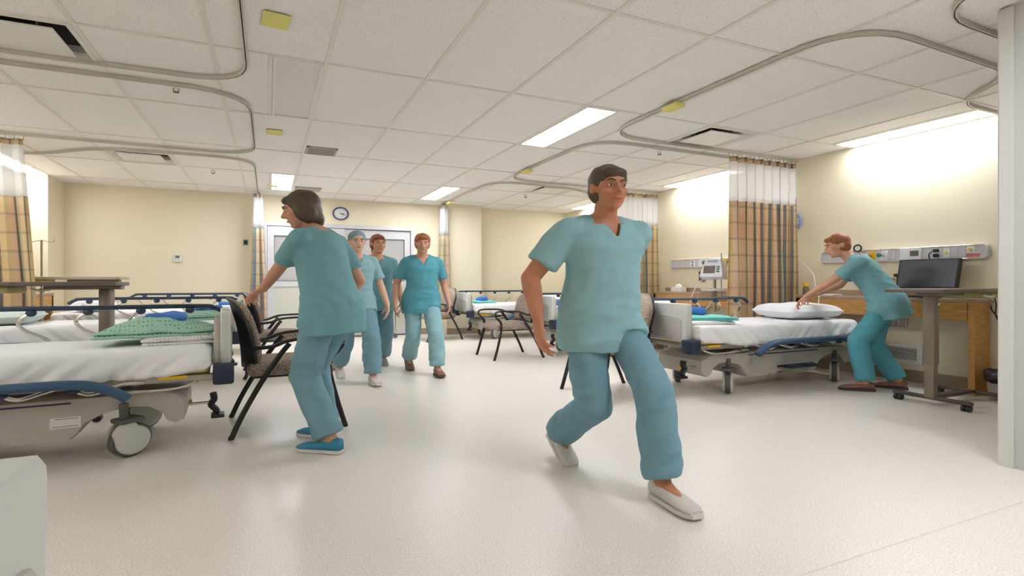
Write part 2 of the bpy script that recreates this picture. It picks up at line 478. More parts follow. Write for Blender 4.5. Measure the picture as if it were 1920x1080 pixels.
# doors: two big aluminium leaves with frosted glass
casing = MB().box(DX0, DX0 + 0.06, YB - 0.03, YB + 0.1, 0, DZ).box(DX1 - 0.06, DX1, YB - 0.03, YB + 0.1, 0, DZ).box(DX0, DX1, YB - 0.032, YB + 0.1, DZ - 0.07, DZ)
struct(casing.build('trim_1', 'alu', scale=False, smooth=False))
def leaf(nm, x0, x1, y, hx):
    m = MB(); z1 = DZ - 0.08; gz0, gz1 = 1.06, 1.88; ww = 0.11
    m.box(x0, x0 + ww, y, y + 0.05, 0.02, z1).box(x1 - ww, x1, y, y + 0.05, 0.02, z1)
    m.box(x0 + ww, x1 - ww, y, y + 0.05, gz1, z1).box(x0 + ww, x1 - ww, y, y + 0.05, gz0 - 0.1, gz0).box(x0 + ww, x1 - ww, y, y + 0.05, 0.02, 0.16)
    d = struct(m.build(nm, 'alu', scale=False, smooth=False))
    wbox('glass_pane', x0 + ww, x1 - ww, y + 0.02, y + 0.03, gz0, gz1, 'glass', d)
    wbox('kick_panel', x0 + ww, x1 - ww, y + 0.015, y + 0.035, 0.16, gz0 - 0.1, 'kick', d)
    mm = MB()
    for a, bb in (((x0 + ww, gz1 - 0.012), (x1 - ww, gz1)), ((x0 + ww, gz0), (x1 - ww, gz0 + 0.012))): mm.box(a[0], bb[0], y - 0.004, y + 0.02, a[1], bb[1])
    mm.box(x0 + ww, x0 + ww + 0.012, y - 0.004, y + 0.02, gz0, gz1).box(x1 - ww - 0.012, x1 - ww, y - 0.004, y + 0.02, gz0, gz1)
    mm.build('glazing_bead', 'ink', d, scale=False, smooth=False)
    MB().box(hx - 0.018, hx + 0.018, y - 0.035, y, 0.95, 1.15, 0.008).build('door_handle', 'steel', d, scale=False)
leaf('door_1', DX0 + 0.065, DXM + 0.03, YB - 0.02, DX0 + 0.12)
leaf('door_2', DXM + 0.035, DX1 - 0.065, YB + 0.035, DX1 - 0.12)

# ------------------------------------------------------------------ ceiling
ceiling = struct(wbox('ceiling', XL - 0.1, XR + 0.1, YF - 0.1, YB + 0.1, 2.78, 2.84, 'tile'))
TX, TY = 0.7228, 1.446
xs = [XL] + [0.378 + TX * k for k in range(-5, 8)] + [XR]
xs = [XL] + [x for x in xs if XL + 0.02 < x < XR - 0.05] + [XR]
ys = [YF] + [y for y in [4.01 + TY * j for j in range(-4, 5)] if YF < y < YB] + [YB]
SPECIAL = []       # (x0,x1,y0,y1) holes in the tile field
LR = [(4.01, 5.456), (8.348, 9.794), (-0.328, 1.118)]
lights = []
for i, (a, bb) in enumerate(LR):
    lights.append((0.030, 0.364, a + 0.014, bb - 0.014)); lights.append((2.559, 2.893, a + 0.014, bb - 0.014))
for a in (2.564, 5.456, 8.348):
    lights.append((5.79, 6.116, a + 0.014, a + TY - 0.014)); lights.append((-3.222, -2.89, a + 0.014, a + TY - 0.014))
lights.append((-3.222, -2.89, -0.314, 1.1))
diffs = [(-1.777, -1.083, 4.024, 4.72), (4.003, 4.697, 4.024, 4.72), (-1.777, -1.083, 7.64, 8.334), (4.003, 4.697, 7.64, 8.334)]
holes = [(l[0] - 0.02, l[1] + 0.02, l[2] - 0.02, l[3] + 0.02) for l in lights] + [(d[0] - 0.02, d[1] + 0.02, d[2] - 0.02, d[3] + 0.02) for d in diffs]
tile_cache = {}
def tile(x0, x1, y0, y1):
    wd, dp = x1 - x0, y1 - y0
    if wd < 0.04 or dp < 0.04: return
    key = (round(wd, 3), round(dp, 3))
    if key not in tile_cache:
        tile_cache[key] = MB().box(-wd / 2, wd / 2, -dp / 2, dp / 2, 0, 0.016).mesh('ceiling_tile', M['tile'], False, False)
    o = link('ceiling_tile', tile_cache[key], ceiling); o.location = ((x0 + x1) / 2, (y0 + y1) / 2, CEIL + 0.004)
def clip_cell(x0, x1, y0, y1):
    rects = [(x0, x1, y0, y1)]
    for h in holes:
        out = []
        for r in rects:
            if h[0] >= r[1] or h[1] <= r[0] or h[2] >= r[3] or h[3] <= r[2]: out.append(r); continue
            if h[0] > r[0]: out.append((r[0], h[0], r[2], r[3]))
            if h[1] < r[1]: out.append((h[1], r[1], r[2], r[3]))
            m0, m1 = max(r[0], h[0]), min(r[1], h[1])
            if h[2] > r[2]: out.append((m0, m1, r[2], h[2]))
            if h[3] < r[3]: out.append((m0, m1, h[3], r[3]))
        rects = out
    return rects
for i in range(len(xs) - 1):
    for j in range(len(ys) - 1):
        for r in clip_cell(xs[i] + 0.004, xs[i + 1] - 0.004, ys[j] + 0.004, ys[j + 1] - 0.004): tile(*r)
barY = MB().box(-0.014, 0.014, YF, YB, 0, 0.02).mesh('grid_bar', M['grid'], False, False)
for x in xs:
    o = link('grid_bar', barY, ceiling); o.location = (x, 0, CEIL - 0.004)
barX = MB().box(XL, XR, -0.014, 0.014, 0, 0.018).mesh('grid_bar', M['grid'], False, False)
for y in ys:
    o = link('grid_bar', barX, ceiling); o.location = (0, y, CEIL - 0.003)
for h in holes:     # short bars that edge the half-cells
    for x in (h[0] + 0.006, h[1] - 0.006):
        if min(abs(x - q) for q in xs) > 0.03:
            o = link('grid_bar', MB().box(-0.012, 0.012, h[2], h[3], 0, 0.018).mesh('grid_bar', M['grid'], False, False), ceiling); o.location = (x, 0, CEIL - 0.003)
    for y in (h[2] + 0.006, h[3] - 0.006):
        if min(abs(y - q) for q in ys) > 0.03:
            o = link('grid_bar', MB().box(h[0], h[1], -0.012, 0.012, 0, 0.018).mesh('grid_bar', M['grid'], False, False), ceiling); o.location = (0, y, CEIL - 0.003)
# ceiling lights
LL = ['unlit recessed ceiling light with grey lens, near left of the aisle', 'bright recessed ceiling light alone over the middle of the aisle',
      'lit ceiling light left of the grey vent, close to the far doors', 'lit ceiling light farthest back on the right of the aisle',
      'unlit recessed ceiling light behind the viewer on the left', 'bright recessed ceiling light behind the viewer on the right',
      'long wall-washing ceiling light above the monitor and service rail', 'lit strip light along left wall, nearest the viewer',
      'wall-washing ceiling light beyond the wide plaid curtain on the right', 'lit strip light along left wall, second from the viewer',
      'farthest wall-washing ceiling light along the right wall', 'strip light on left ceiling seen beside the plaid curtain',
      'lit strip light along left wall, behind the viewer']
for i, (x0, x1, y0, y1) in enumerate(lights):
    off = i in (0, 4)
    t = thing('ceiling_light', LL[i], 'ceiling light', ((x0 + x1) / 2, (y0 + y1) / 2, CEIL), 0, 'recessed ceiling lights')
    a, bb = (x1 - x0) / 2, (y1 - y0) / 2
    fr = MB()
    for q in ((-a, -a + 0.022, -bb, bb), (a - 0.022, a, -bb, bb), (-a + 0.022, a - 0.022, -bb, -bb + 0.022), (-a + 0.022, a - 0.022, bb - 0.022, bb)): fr.box(*q, -0.006, 0.03)
    fr.build('light_frame', 'white_metal', t, scale=False, smooth=False)
    MB().box(-a + 0.02, a - 0.02, -bb + 0.02, bb - 0.02, 0.002, 0.012).build('diffuser', 'lens_off' if off else ('lamp_wall' if abs(x0 - 1) > 4 else 'lamp'), t, scale=False, smooth=False)
    MB().box(-a, a, -bb, bb, 0.03, 0.09).build('light_housing', 'white_metal', t, scale=False, smooth=False)
DLs = ['large square plate air diffuser at top left, beside the curtain track', 'square plate air diffuser inside the near right curtain track',
       'small square plate air diffuser far left, above the distant bed', 'small square plate air diffuser far right, near the sprinkler']
for i, (x0, x1, y0, y1) in enumerate(diffs):
    t = thing('air_diffuser', DLs[i], 'air vent', ((x0 + x1) / 2, (y0 + y1) / 2, CEIL), 0, 'plate air diffusers')
    a = (x1 - x0) / 2
    fr = MB()
    def sq(h, z, rr=0.0): return [Vector((sx * h, sy * h, z)) for sx, sy in ((-1, -1), (1, -1), (1, 1), (-1, 1))]
    fr.loft([sq(a, 0.006), sq(a, -0.006), sq(a - 0.025, -0.006), sq(a - 0.07, 0.05), sq(a - 0.075, 0.1)], cap=False)
    fr.build('diffuser_frame', 'white_metal', t, scale=False, smooth=False)
    MB().box(-a + 0.06, a - 0.06, -a + 0.06, a - 0.06, 0.095, 0.11).build('duct', 'dark', t, scale=False, smooth=False)
    MB().box(-a + 0.115, a - 0.115, -a + 0.115, a - 0.115, -0.006, 0.006, 0.004, 1).build('diffuser_plate', 'white_metal', t, scale=False)
    m = MB()
    for sx in (-1, 1):
        for sy in (-1, 1): m.cyl((sx * 0.12, sy * 0.12, 0.0), (sx * 0.12, sy * 0.12, 0.1), 0.006, n=6)
    m.build('plate_hanger', 'steel', t, scale=False)
for (x0, x1, y0, y1, lb) in ((0.40, 0.74, 6.52, 6.88, 'grey return air grille in ceiling beyond the unlit light'), (0.40, 0.80, 9.35, 9.72, 'grey return air grille beside lit light near the far doors')):
    t = thing('return_grille', lb, 'air vent', ((x0 + x1) / 2, (y0 + y1) / 2, CEIL - 0.004), 0, 'grey return grilles')
    a, bb = (x1 - x0) / 2, (y1 - y0) / 2
    m = MB()
    for q in ((-a, -a + 0.02, -bb, bb), (a - 0.02, a, -bb, bb), (-a, a, -bb, -bb + 0.02), (-a, a, bb - 0.02, bb)): m.box(*q, -0.008, 0.008)
    m.build('grille_frame', 'steel', t, scale=False, smooth=False)
    n = 14; sl = MB().box(-a + 0.02, a - 0.02, -0.004, 0.004, -0.006, 0.006, rot=Matrix.Rotation(R(35), 3, 'X')).mesh('slat', M['steel'], False, False)
    for k in range(n):
        o = link('slat', sl, t); o.location = (0, -bb + 0.03 + (2 * bb - 0.06) * k / (n - 1), 0)
    MB().box(-a + 0.02, a - 0.02, -bb + 0.02, bb - 0.02, 0.007, 0.008).build('grille_back', 'ink', t, scale=False, smooth=False)
for (x, y, lb) in ((-0.66, 4.93, 'ceiling sprinkler head inside the near left curtain track'), (-0.69, 8.40, 'ceiling sprinkler head far left, near the far wall'),
                   (4.17, 5.00, 'ceiling sprinkler head over the right beds, nearest one'), (4.14, 8.53, 'ceiling sprinkler head far right, below the small diffuser')):
    t = thing('sprinkler', lb, 'sprinkler', (x, y, CEIL + 0.004), 0, 'ceiling sprinklers')
    MB().lathe([(0.04, 0), (0.038, -0.008), (0.012, -0.012), (0.010, -0.03)]).build('escutcheon', 'white_metal', t)
    m = MB().tube(cr([(-0.014, 0, -0.028), (-0.016, 0, -0.045), (0, 0, -0.06)], 4), 0.003, 6).tube(cr([(0.014, 0, -0.028), (0.016, 0, -0.045), (0, 0, -0.06)], 4), 0.003, 6)
    m.lathe([(0.0, -0.058), (0.019, -0.058), (0.019, -0.062), (0.0, -0.062)]).build('deflector', 'ink', t)

# ------------------------------------------------------------------ curtain tracks
def arc_path(pts, rad, k=7):
    """polyline with rounded corners"""
    P = [Vector((p[0], p[1], 0)) for p in pts]; out = [P[0]]
    for i in range(1, len(P) - 1):
        a = (P[i - 1] - P[i]); b = (P[i + 1] - P[i]); r = min(rad, a.length * 0.48, b.length * 0.48)
        p0, p1 = P[i] + a.normalized() * r, P[i] + b.normalized() * r
        for j in range(k + 1):
            t = j / k; out.append(p0 * (1 - t) ** 2 + P[i] * (2 * t * (1 - t)) + p1 * t * t)
    out.append(P[-1]); return out
ZT = CEIL - 0.028
def track(pts, rad, label):
    t = thing('curtain_track', label, 'curtain track', (pts[0][0], pts[0][1], ZT), 0, 'ceiling curtain tracks')
    P = [p - Vector((pts[0][0], pts[0][1], 0)) for p in arc_path(pts, rad)]
    m = MB(); rings = []
    prof = [(-0.011, 0.024), (0.011, 0.024), (0.011, -0.002), (0.004, -0.002), (0.004, 0.003), (-0.004, 0.003), (-0.004, -0.002), (-0.011, -0.002)]
    for i, p in enumerate(P):
        d = (P[min(i + 1, len(P) - 1)] - P[max(i - 1, 0)]).normalized(); nn = Vector((-d.y, d.x, 0))
        rings.append([p + nn * q[0] + Vector((0, 0, q[1])) for q in prof])
    m.loft(rings).build('rail', 'track', t, scale=False, ang=50)
    MB().tube([p + Vector((0, 0, 0.002)) for p in P], 0.0032, 6).build('track_slot', 'dark', t, scale=False)
    return t
track([(-0.14, 0.6), (-0.14, 4.62), (-3.2, 4.62)], 0.45, 'curtain track bending around the near left bed, at top left')
track([(-3.2, 4.87), (-0.14, 4.87), (-0.14, 7.18), (-3.24, 7.18)], 0.5, 'curtain track loop over the middle left bed')
track([(-3.2, 8.25), (-2.5, 8.2), (-1.75, 7.50), (-0.16, 7.42), (-0.16, 10.15)], 0.5, 'curtain track with double bend over the far left bed')
track([(6.1, 2.60), (5.35, 2.6), (5.0, 2.06), (3.17, 2.02), (3.17, 4.68), (6.1, 4.68)], 0.52, 'wide curtain track loop over the near right bed')
track([(6.1, 4.92), (3.2, 4.87), (3.2, 7.32), (6.1, 7.34)], 0.5, 'curtain track loop over the middle right bed')
track([(6.1, 8.36), (5.5, 8.3), (4.7, 7.6), (3.12, 7.5), (3.12, 10.18)], 0.5, 'curtain track with double bend over the far right bed')
track([(3.22, 1.0), (3.4, 1.78), (5.9, 1.80)], 0.4, 'curtain track corner at top right beside the grey column')
for (x, y, rz, lb) in ((-0.02, 3.46, 0.1, 'yellow tag on ceiling beside the nearest left track'), (-0.0, 6.05, 0, 'yellow tag on ceiling beside the middle left track'),
                       (0.0, 9.45, 0, 'yellow tag on ceiling above the far narrow curtain on the left'),
                       (3.17, 3.62, 0, 'yellow tag clipped to the near right curtain track'), (3.2, 6.55, 0, 'yellow tag clipped to the middle right curtain track'), (3.15, 9.75, 0, 'yellow tag above the far narrow curtain on the right')):
    on = x > 1
    t = tag(MB().box(-0.075, 0.075, -0.10, 0.10, -0.003 if not on else -0.035, 0.0005 if not on else -0.003, 0.001 if not on else 0.006, 1).build('ceiling_tag', 'tag', scale=False), lb, 'tag', 'yellow ceiling tags')
    t.location = (x + (0.06 if not on else 0), y, CEIL - 0.0045 if not on else ZT); t.rotation_euler = (0, 0, rz)
    if on: t.scale = (0.7, 0.9, 1)

# ------------------------------------------------------------------ curtains
def curtain(p0, p1, stretch, amp, z0, label, zmid=2.0, folds=None, lean=0.0, group='plaid bed curtains'):
    """hanging cloth between p0 and p1 on a track: header strip, net, plaid cloth, hooks"""
    p0, p1 = Vector((p0[0], p0[1], 0)), Vector((p1[0], p1[1], 0)); L = (p1 - p0).length
    d = (p1 - p0).normalized(); nn = Vector((-d.y, d.x, 0))
    t = thing('bed_curtain', label, 'curtain', (p0.x, p0.y, 0), 0, group)
    folds = folds or max(4, int(L / 0.13)); rnd = random.Random(int(p0.x * 100 + p0.y * 1000))
    N = folds * 10; ph = [rnd.uniform(-0.7, 0.7) for _ in range(folds + 2)]; am = [rnd.uniform(0.6, 1.2) for _ in range(folds + 2)]
    def pt(i, z):
        u = i / N; k = u * folds; kk = int(k); fr = k - kk
        a = am[kk] * (1 - fr) + am[kk + 1] * fr; p = ph[kk] * (1 - fr) + ph[kk + 1] * fr
        low = max(0.0, min(1.0, (2.5 - z) / 1.6))
        w = amp * a * (0.55 + 0.45 * low)
        s = math.sin(2 * math.pi * k + p * low)
        x = u * L + 0.35 * w * math.sin(4 * math.pi * k + p) + lean * low * u
        y = w * s + 0.012 * low * math.sin(7 * u * math.pi + z * 2)
        return d * x + nn * y + Vector((0, 0, z))
    def panel(name, mat, za, zb, rows, off=0.0):
        m = MB(); zs = [za + (zb - za) * r / rows for r in range(rows + 1)]
        vs = []; uvs = []
        for z in zs:
            acc = 0; last = None
            for i in range(N + 1):
                p = pt(i, z)
                if last is not None: acc += (p - last).length
                last = p; vs.append(p)
                uvs.append((i / N * L * stretch, z))
        fs = [(r * (N + 1) + i, r * (N + 1) + i + 1, (r + 1) * (N + 1) + i + 1, (r + 1) * (N + 1) + i) for r in range(rows) for i in range(N)]
        m.add(vs, fs)
        me = m.mesh(name, M[mat], scale=False, ang=180)
        ul = me.uv_layers.new(name='UVMap')
        for lp in me.loops: ul.data[lp.index].uv = uvs[lp.vertex_index]
        o = link(name, me, t); sm = o.modifiers.new('thick', 'SOLIDIFY'); sm.thickness = 0.003; sm.offset = 0
        return o
    top = ZT - 0.035
    panel('plaid_cloth', 'plaid', z0, zmid, 14)
    panel('net_panel', 'net', zmid, top - 0.06, 6)
    panel('header_strip', 'plaid', top - 0.06, top, 1)
    hm = MB().tube(cr([(0, 0, 0.036), (0, 0.004, 0.02), (0, 0.0, 0.0), (0, -0.007, -0.006)], 4), 0.0028, 6).box(-0.006, 0.006, -0.005, 0.005, 0.03, 0.04)
    me = hm.mesh('hook', M['steel'], False)
    for k in range(folds * 2 + 1):
        i = min(N, k * 5); p = pt(i, top)
        o = link('hook', me, t); o.location = (d.x * i / N * L, d.y * i / N * L, top)
    return t
curtain((4.93, 4.68), (6.06, 4.68), 2.0, 0.07, 0.38, 'wide plaid bed curtain with white net top, beside the bending nurse', 2.0, 8)
curtain((5.22, 7.33), (6.08, 7.34), 2.0, 0.065, 0.38, 'plaid bed curtain with net top beyond the vital signs monitor', 2.0, 8)
curtain((-3.2, 7.18), (-2.32, 7.18), 1.7, 0.06, 0.38, 'plaid bed curtain at the left edge, behind the overbed tables', 1.93, 6, lean=0.12)
curtain((-0.16, 9.95), (-0.13, 10.18), 4.0, 0.11, 0.38, 'narrow bunched plaid curtain left of the far doors', 1.95, 5, group='bunched corner curtains')
curtain((3.12, 9.96), (3.09, 10.14), 4.0, 0.11, 0.38, 'narrow bunched plaid curtain right of the far doors', 1.95, 5, group='bunched corner curtains')
# ------------------------------------------------------------------ hospital beds (local: foot at x=0, head towards +x)
def soft_box(x0, x1, y0, y1, z0, z1, r, nx, ny, nz, disp):
    """rounded, subdivided box with a displacement (cloth, pillow, mattress)"""
    m = MB(); cx, cy, cz = (x0 + x1) / 2, (y0 + y1) / 2, (z0 + z1) / 2
    hx, hy, hz = (x1 - x0) / 2, (y1 - y0) / 2, (z1 - z0) / 2
    def grid(fn, na, nb):
        vs = [fn(i / na * 2 - 1, j / nb * 2 - 1) for i in range(na + 1) for j in range(nb + 1)]
        m.add(vs, [(i * (nb + 1) + j, (i + 1) * (nb + 1) + j, (i + 1) * (nb + 1) + j + 1, i * (nb + 1) + j + 1) for i in range(na) for j in range(nb)])
    for sgn in (-1, 1):
        grid(lambda a, b: Vector((a, b, sgn)), nx, ny); grid(lambda a, b: Vector((a, sgn, b)), nx, nz); grid(lambda a, b: Vector((sgn, a, b)), ny, nz)
    out = []
    for q in m.v:
        p = Vector((q.x * hx, q.y * hy, q.z * hz))
        c = Vector((max(-hx + r, min(hx - r, p.x)), max(-hy + r, min(hy - r, p.y)), max(-hz + r, min(hz - r, p.z))))
        dd = p - c; n = dd.normalized() if dd.length > 1e-9 else Vector((0, 0, 1))
        p = c + n * min(r, dd.length) if dd.length > 1e-9 else p
        p = p + Vector((cx, cy, cz)); out.append(disp(p, n, q) if disp else p)
    m.v = out
    b = bmesh.new(); vv = [b.verts.new(v) for v in m.v]
    for f in m.f: b.faces.new([vv[i] for i in f])
    bmesh.ops.remove_doubles(b, verts=list(b.verts), dist=1e-4); b.verts.index_update()
    m.v = [v.co.copy() for v in b.verts]; m.f = [tuple(v.index for v in f.verts) for f in b.faces]; b.free()
    return m

def rail_parts(t, ysgn, lowered):
    """one side rail with its knobs and arms"""
    if not lowered:
        y = 0.375 * ysgn; x0 = 0.01; n = 5; z = 0.86
        path = cr([(x0, y, z - 0.04), (x0 + 0.05, y, z - 0.012), (x0 + 0.13, y, z), (0.6, y, z), (1.24, y, z), (1.32, y, z - 0.012), (1.37, y, z - 0.05)], 6)
        rail = MB().tube(path, 0.016, 10, flat=(0.017, 0.0165)).build('side_rail', 'blue' if False else 'navyrail', t)
        for k in range(n):
            x = 0.19 + 0.257 * k
            MB().ell((x, y, z - 0.028), (0.026, 0.024, 0.026), nu=12, nv=8).build('rail_knob', 'navyrail', rail)
            pts = cr([(x, y, z - 0.03), (x + 0.042, y, z - 0.062), (x + 0.056, y, z - 0.10), (x + 0.02, y, z - 0.15), (x - 0.05, y, z - 0.195), (x - 0.088, y - 0.0 * ysgn, z - 0.245), (x - 0.10, y - 0.02 * ysgn, z - 0.33), (x - 0.10, y - 0.03 * ysgn, z - 0.41)], 5)
            MB().tube(pts, 0.0105, 8).build('rail_arm', 'chrome', rail)
    else:
        y = 0.425 * ysgn; x0 = 0.42 if ysgn > 0 else 0.60; z = 0.475
        path = cr([(x0 - 0.01, y, z - 0.105), (x0 + 0.05, y, z - 0.058), (x0 + 0.14, y, z - 0.014), (x0 + 0.26, y, z), (1.0, y, z), (x0 + 1.24, y, z), (x0 + 1.32, y, z - 0.012), (x0 + 1.38, y, z - 0.05)], 6)
        rail = MB().tube(path, 0.02, 12, flat=(0.034, 0.027)).build('side_rail', 'blue', t)
        for k in range(5):
            x = x0 + 0.20 + 0.257 * k
            MB().ell((x, y - 0.012 * ysgn, z - 0.035), (0.026, 0.024, 0.022), nu=12, nv=8).build('rail_knob', 'navy', rail)
            pts = cr([(x, y - 0.012 * ysgn, z - 0.04), (x - 0.06, y - 0.02 * ysgn, z - 0.065), (x - 0.13, y - 0.045 * ysgn, z - 0.045), (x - 0.19, y - 0.065 * ysgn, z - 0.03), (x - 0.26, y - 0.09 * ysgn, z - 0.035)], 5)
            MB().tube(pts, 0.0105, 8).build('rail_arm', 'chrome', rail)

M['navyrail'] = simple('dark_navy_rail', (40, 62, 84), 0.4, var=0.05)
def make_bed(near, caster_yaw):
    t = bpy.data.objects.new('hospital_bed', None); C.objects.link(t)
    s = near
    # moulded base cover: concave profile over the wheels
    prof = [(0.175, 0.225), (0.18, 0.31), (0.215, 0.352), (0.28, 0.368), (1.84, 0.368), (1.90, 0.345), (1.935, 0.30), (1.93, 0.22), (1.90, 0.175), (1.86, 0.18),
            (1.835, 0.235), (1.79, 0.275), (1.70, 0.29), (1.60, 0.27), (1.52, 0.215), (1.50, 0.165), (1.46, 0.13), (1.17, 0.13), (1.14, 0.155), (0.90, 0.155), (0.87, 0.13), (0.66, 0.13), (0.625, 0.165),
            (0.60, 0.215), (0.53, 0.26), (0.42, 0.29), (0.33, 0.28), (0.275, 0.24), (0.25, 0.185), (0.215, 0.165), (0.19, 0.18)]
    m = MB(); rings = []
    for y, k in ((-0.265, 0.012), (-0.25, 0.0), (0.25, 0.0), (0.265, 0.012)):
        cxm, czm = 1.05, 0.26
        rings.append([Vector((x + (k if x < cxm else -k), y, z - (k * 0.6 if z > 0.3 else 0))) for x, z in prof])
    m.loft(rings); m.build('base_cover', 'bedgrey', t, ang=30)
    st = MB(); st.add([(0.66, 0.2665 * s, 0.335), (1.5, 0.2665 * s, 0.335), (1.5, 0.2665 * s, 0.345), (0.66, 0.2665 * s, 0.345), (0.66, 0.262 * s, 0.335), (1.5, 0.262 * s, 0.335), (1.5, 0.262 * s, 0.345), (0.66, 0.262 * s, 0.345)],
                      [(0, 1, 2, 3), (4, 5, 6, 7), (0, 1, 5, 4), (3, 2, 6, 7), (0, 3, 7, 4), (1, 2, 6, 5)])
    st.build('base_stripe', 'purple', t, smooth=False)
    sk = MB().box(0.165, 0.18, -0.06, 0.0, 0.2, 0.235).build('warning_sticker', 'yellow', t, smooth=False)
    for x in (0.62, 1.45): MB().lathe([(0.075, 0.36), (0.07, 0.385), (0.078, 0.40), (0.07, 0.43)], (x, 0, 0)).build('lift_column', 'dark', t)
    # litter frame
    fr = MB().box(0.05, 1.96, -0.325, -0.29, 0.425, 0.465, 0.006, 1).box(0.05, 1.96, 0.29, 0.325, 0.425, 0.465, 0.006, 1)
    for x in (0.07, 0.6, 1.1, 1.5, 1.9): fr.box(x, x + 0.05, -0.30, 0.30, 0.43, 0.46)
    fr.build('litter_frame', 'steel', t, ang=30)
    MB().box(0.07, 1.95, -0.29, 0.29, 0.455, 0.468).build('litter_deck', 'bedgrey', t, smooth=False)
    MB().box(0.07, 1.94, -0.318, 0.318, 0.468, 0.53, 0.02).build('mattress', 'mattress', t)
    def drape(p, n, q):
        # folds pulled down to the hem, slack sag towards the foot
        f = noise.noise(Vector((p.x * 9 + p.z * 7, p.y * 3, s * 3.1))) * 0.5 + noise.noise(Vector((p.x * 22 + p.z * 16, 1.7, p.y * 4))) * 0.25
        rg = 0.5 - abs(noise.noise(Vector((p.x * 13 + p.z * (16 if p.x < 1 else -16), p.y * 2, s * 2.0)))) * 1.6
        f = f * 0.5 + rg * 0.9
        side = abs(q.y) > 0.98 and q.z < 0.9
        low = max(0, min(1, (0.64 - p.z) / 0.15))
        p = p + n * (0.0035 * noise.noise(p * 6) + 0.003 * noise.noise(Vector((p.x * 4, p.y * 13, 4.0))))
        if side or q.z < 0:
            p.y += (1 if p.y > 0 else -1) * (0.042 * low * f + 0.02 * low)
            hang = math.sin(max(0.0, min(1.0, (p.x - 0.08) / 1.75)) * math.pi) ** 0.7 if p.y * s > 0 else 0.2
            p.z += 0.02 * low * noise.noise(Vector((p.x * 3.2, p.y * 2, 5.0))) - 0.055 * low * hang + 0.012 * low
        if abs(q.x) > 0.98: p.x += (1 if p.x > 1 else -1) * 0.008 * low * noise.noise(Vector((p.y * 14, p.z * 6, 2)))
        return p
    soft_box(0.062, 1.95, -0.332, 0.332, 0.482, 0.643, 0.042, 110, 22, 10, drape).build('fitted_sheet', 'sheet', t, ang=180)
    # foot board with two posts and recessed lower panel
    fb = MB()
    ring = []
    for (x, k) in ((-0.012, 0.0), (-0.018, -0.012), (0.012, -0.012), (0.022, 0.0)):
        pass
    poly = [(-0.30, 0.50), (-0.315, 0.62), (-0.325, 0.81), (-0.322, 0.832), (-0.308, 0.846), (0.308, 0.846), (0.322, 0.832), (0.325, 0.81), (0.315, 0.62), (0.30, 0.50)]
    def off(k): return [(y * (1 - k * 2), 0.672 + (z - 0.672) * (1 - k * 2)) for y, z in poly]
    rings = [[Vector((x, y, z)) for y, z in off(k)] for x, k in ((-0.03, 0.016), (-0.022, 0.0), (0.012, 0.0), (0.02, 0.016))]
    fb.loft(rings); fbo = fb.build('footboard', 'bedlight', t, ang=30)
    ip = MB().loft([[Vector((x, y, z)) for y, z in [(-0.255, 0.53), (-0.262, 0.69), (-0.24, 0.715), (-0.1, 0.735), (0.1, 0.735), (0.24, 0.715), (0.262, 0.69), (0.255, 0.53)]] for x in (-0.029, -0.038)])
    ip.build('footboard_inset', 'bedpost', fbo, ang=30)
    for y in (-0.27, 0.27):
        MB().box(0.018, 0.05, y - 0.022, y + 0.022, 0.44, 0.80, 0.008).build('footboard_post', 'bedpost', t)
    for x0, x1 in ((-0.045, 0.055), (1.93, 2.02)):
        for y in (-1, 1):
            ya, yb = sorted((0.27 * y, 0.385 * y))
            MB().box(x0, x1, ya, yb, 0.40, 0.525, 0.014).build('corner_bumper', 'navy', t)
    MB().box(1.955, 1.985, -0.30, 0.30, 0.46, 0.56, 0.01).build('head_bar', 'bedpost', t)
    rail_parts(t, -s, False); rail_parts(t, s, True)
    # release handle, chrome foot loop, brake pedal, side pedals
    MB().box(0.17, 0.30, 0.322 * s - 0.012, 0.322 * s + 0.012, 0.445, 0.467, 0.008).build('release_handle', 'yellow', t)
    MB().tube(cr([(0.62, 0.30 * s, 0.40), (0.35, 0.315 * s, 0.385), (0.2, 0.33 * s, 0.395), (0.13, 0.32 * s, 0.425), (0.15, 0.29 * s, 0.44), (0.25, 0.27 * s, 0.42)], 6), 0.009, 8).build('frame_loop', 'chrome', t)
    MB().cyl((0.62, 0.28 * s, 0.41), (0.40, 0.28 * s, 0.37), 0.012).cyl((0.40, 0.2 * s, 0.40), (0.55, 0.2 * s, 0.44), 0.014).build('lift_strut', 'chrome', t)
    pm = MB().tube(cr([(0.055, 0.19 * s, 0.315), (0.05, 0.19 * s, 0.275), (0.065, 0.19 * s, 0.24), (0.04, 0.19 * s, 0.20), (0.045, 0.19 * s, 0.165)], 5), 0.02, 8, flat=(0.03, 0.018), up=(1, 0, 0))
    pm.box(0.0, 0.065, 0.15 * s if s > 0 else 0.23 * s, 0.23 * s if s > 0 else 0.15 * s, 0.155, 0.18, 0.006)
    pm.build('brake_pedal', 'black', t)
    MB().cyl((0.19, 0.19 * s, 0.255), (0.06, 0.19 * s, 0.255), 0.009).build('pedal_rod', 'chrome', t)
    for x in (1.02, 1.20):
        MB().box(x, x + 0.15, min(0.30 * s, 0.38 * s), max(0.30 * s, 0.38 * s), 0.195, 0.225, 0.01).build('foot_pedal', 'navy', t)
    MB().cyl((0.98, 0.29 * s, 0.21), (1.40, 0.29 * s, 0.21), 0.011).build('pedal_bar', 'black', t)
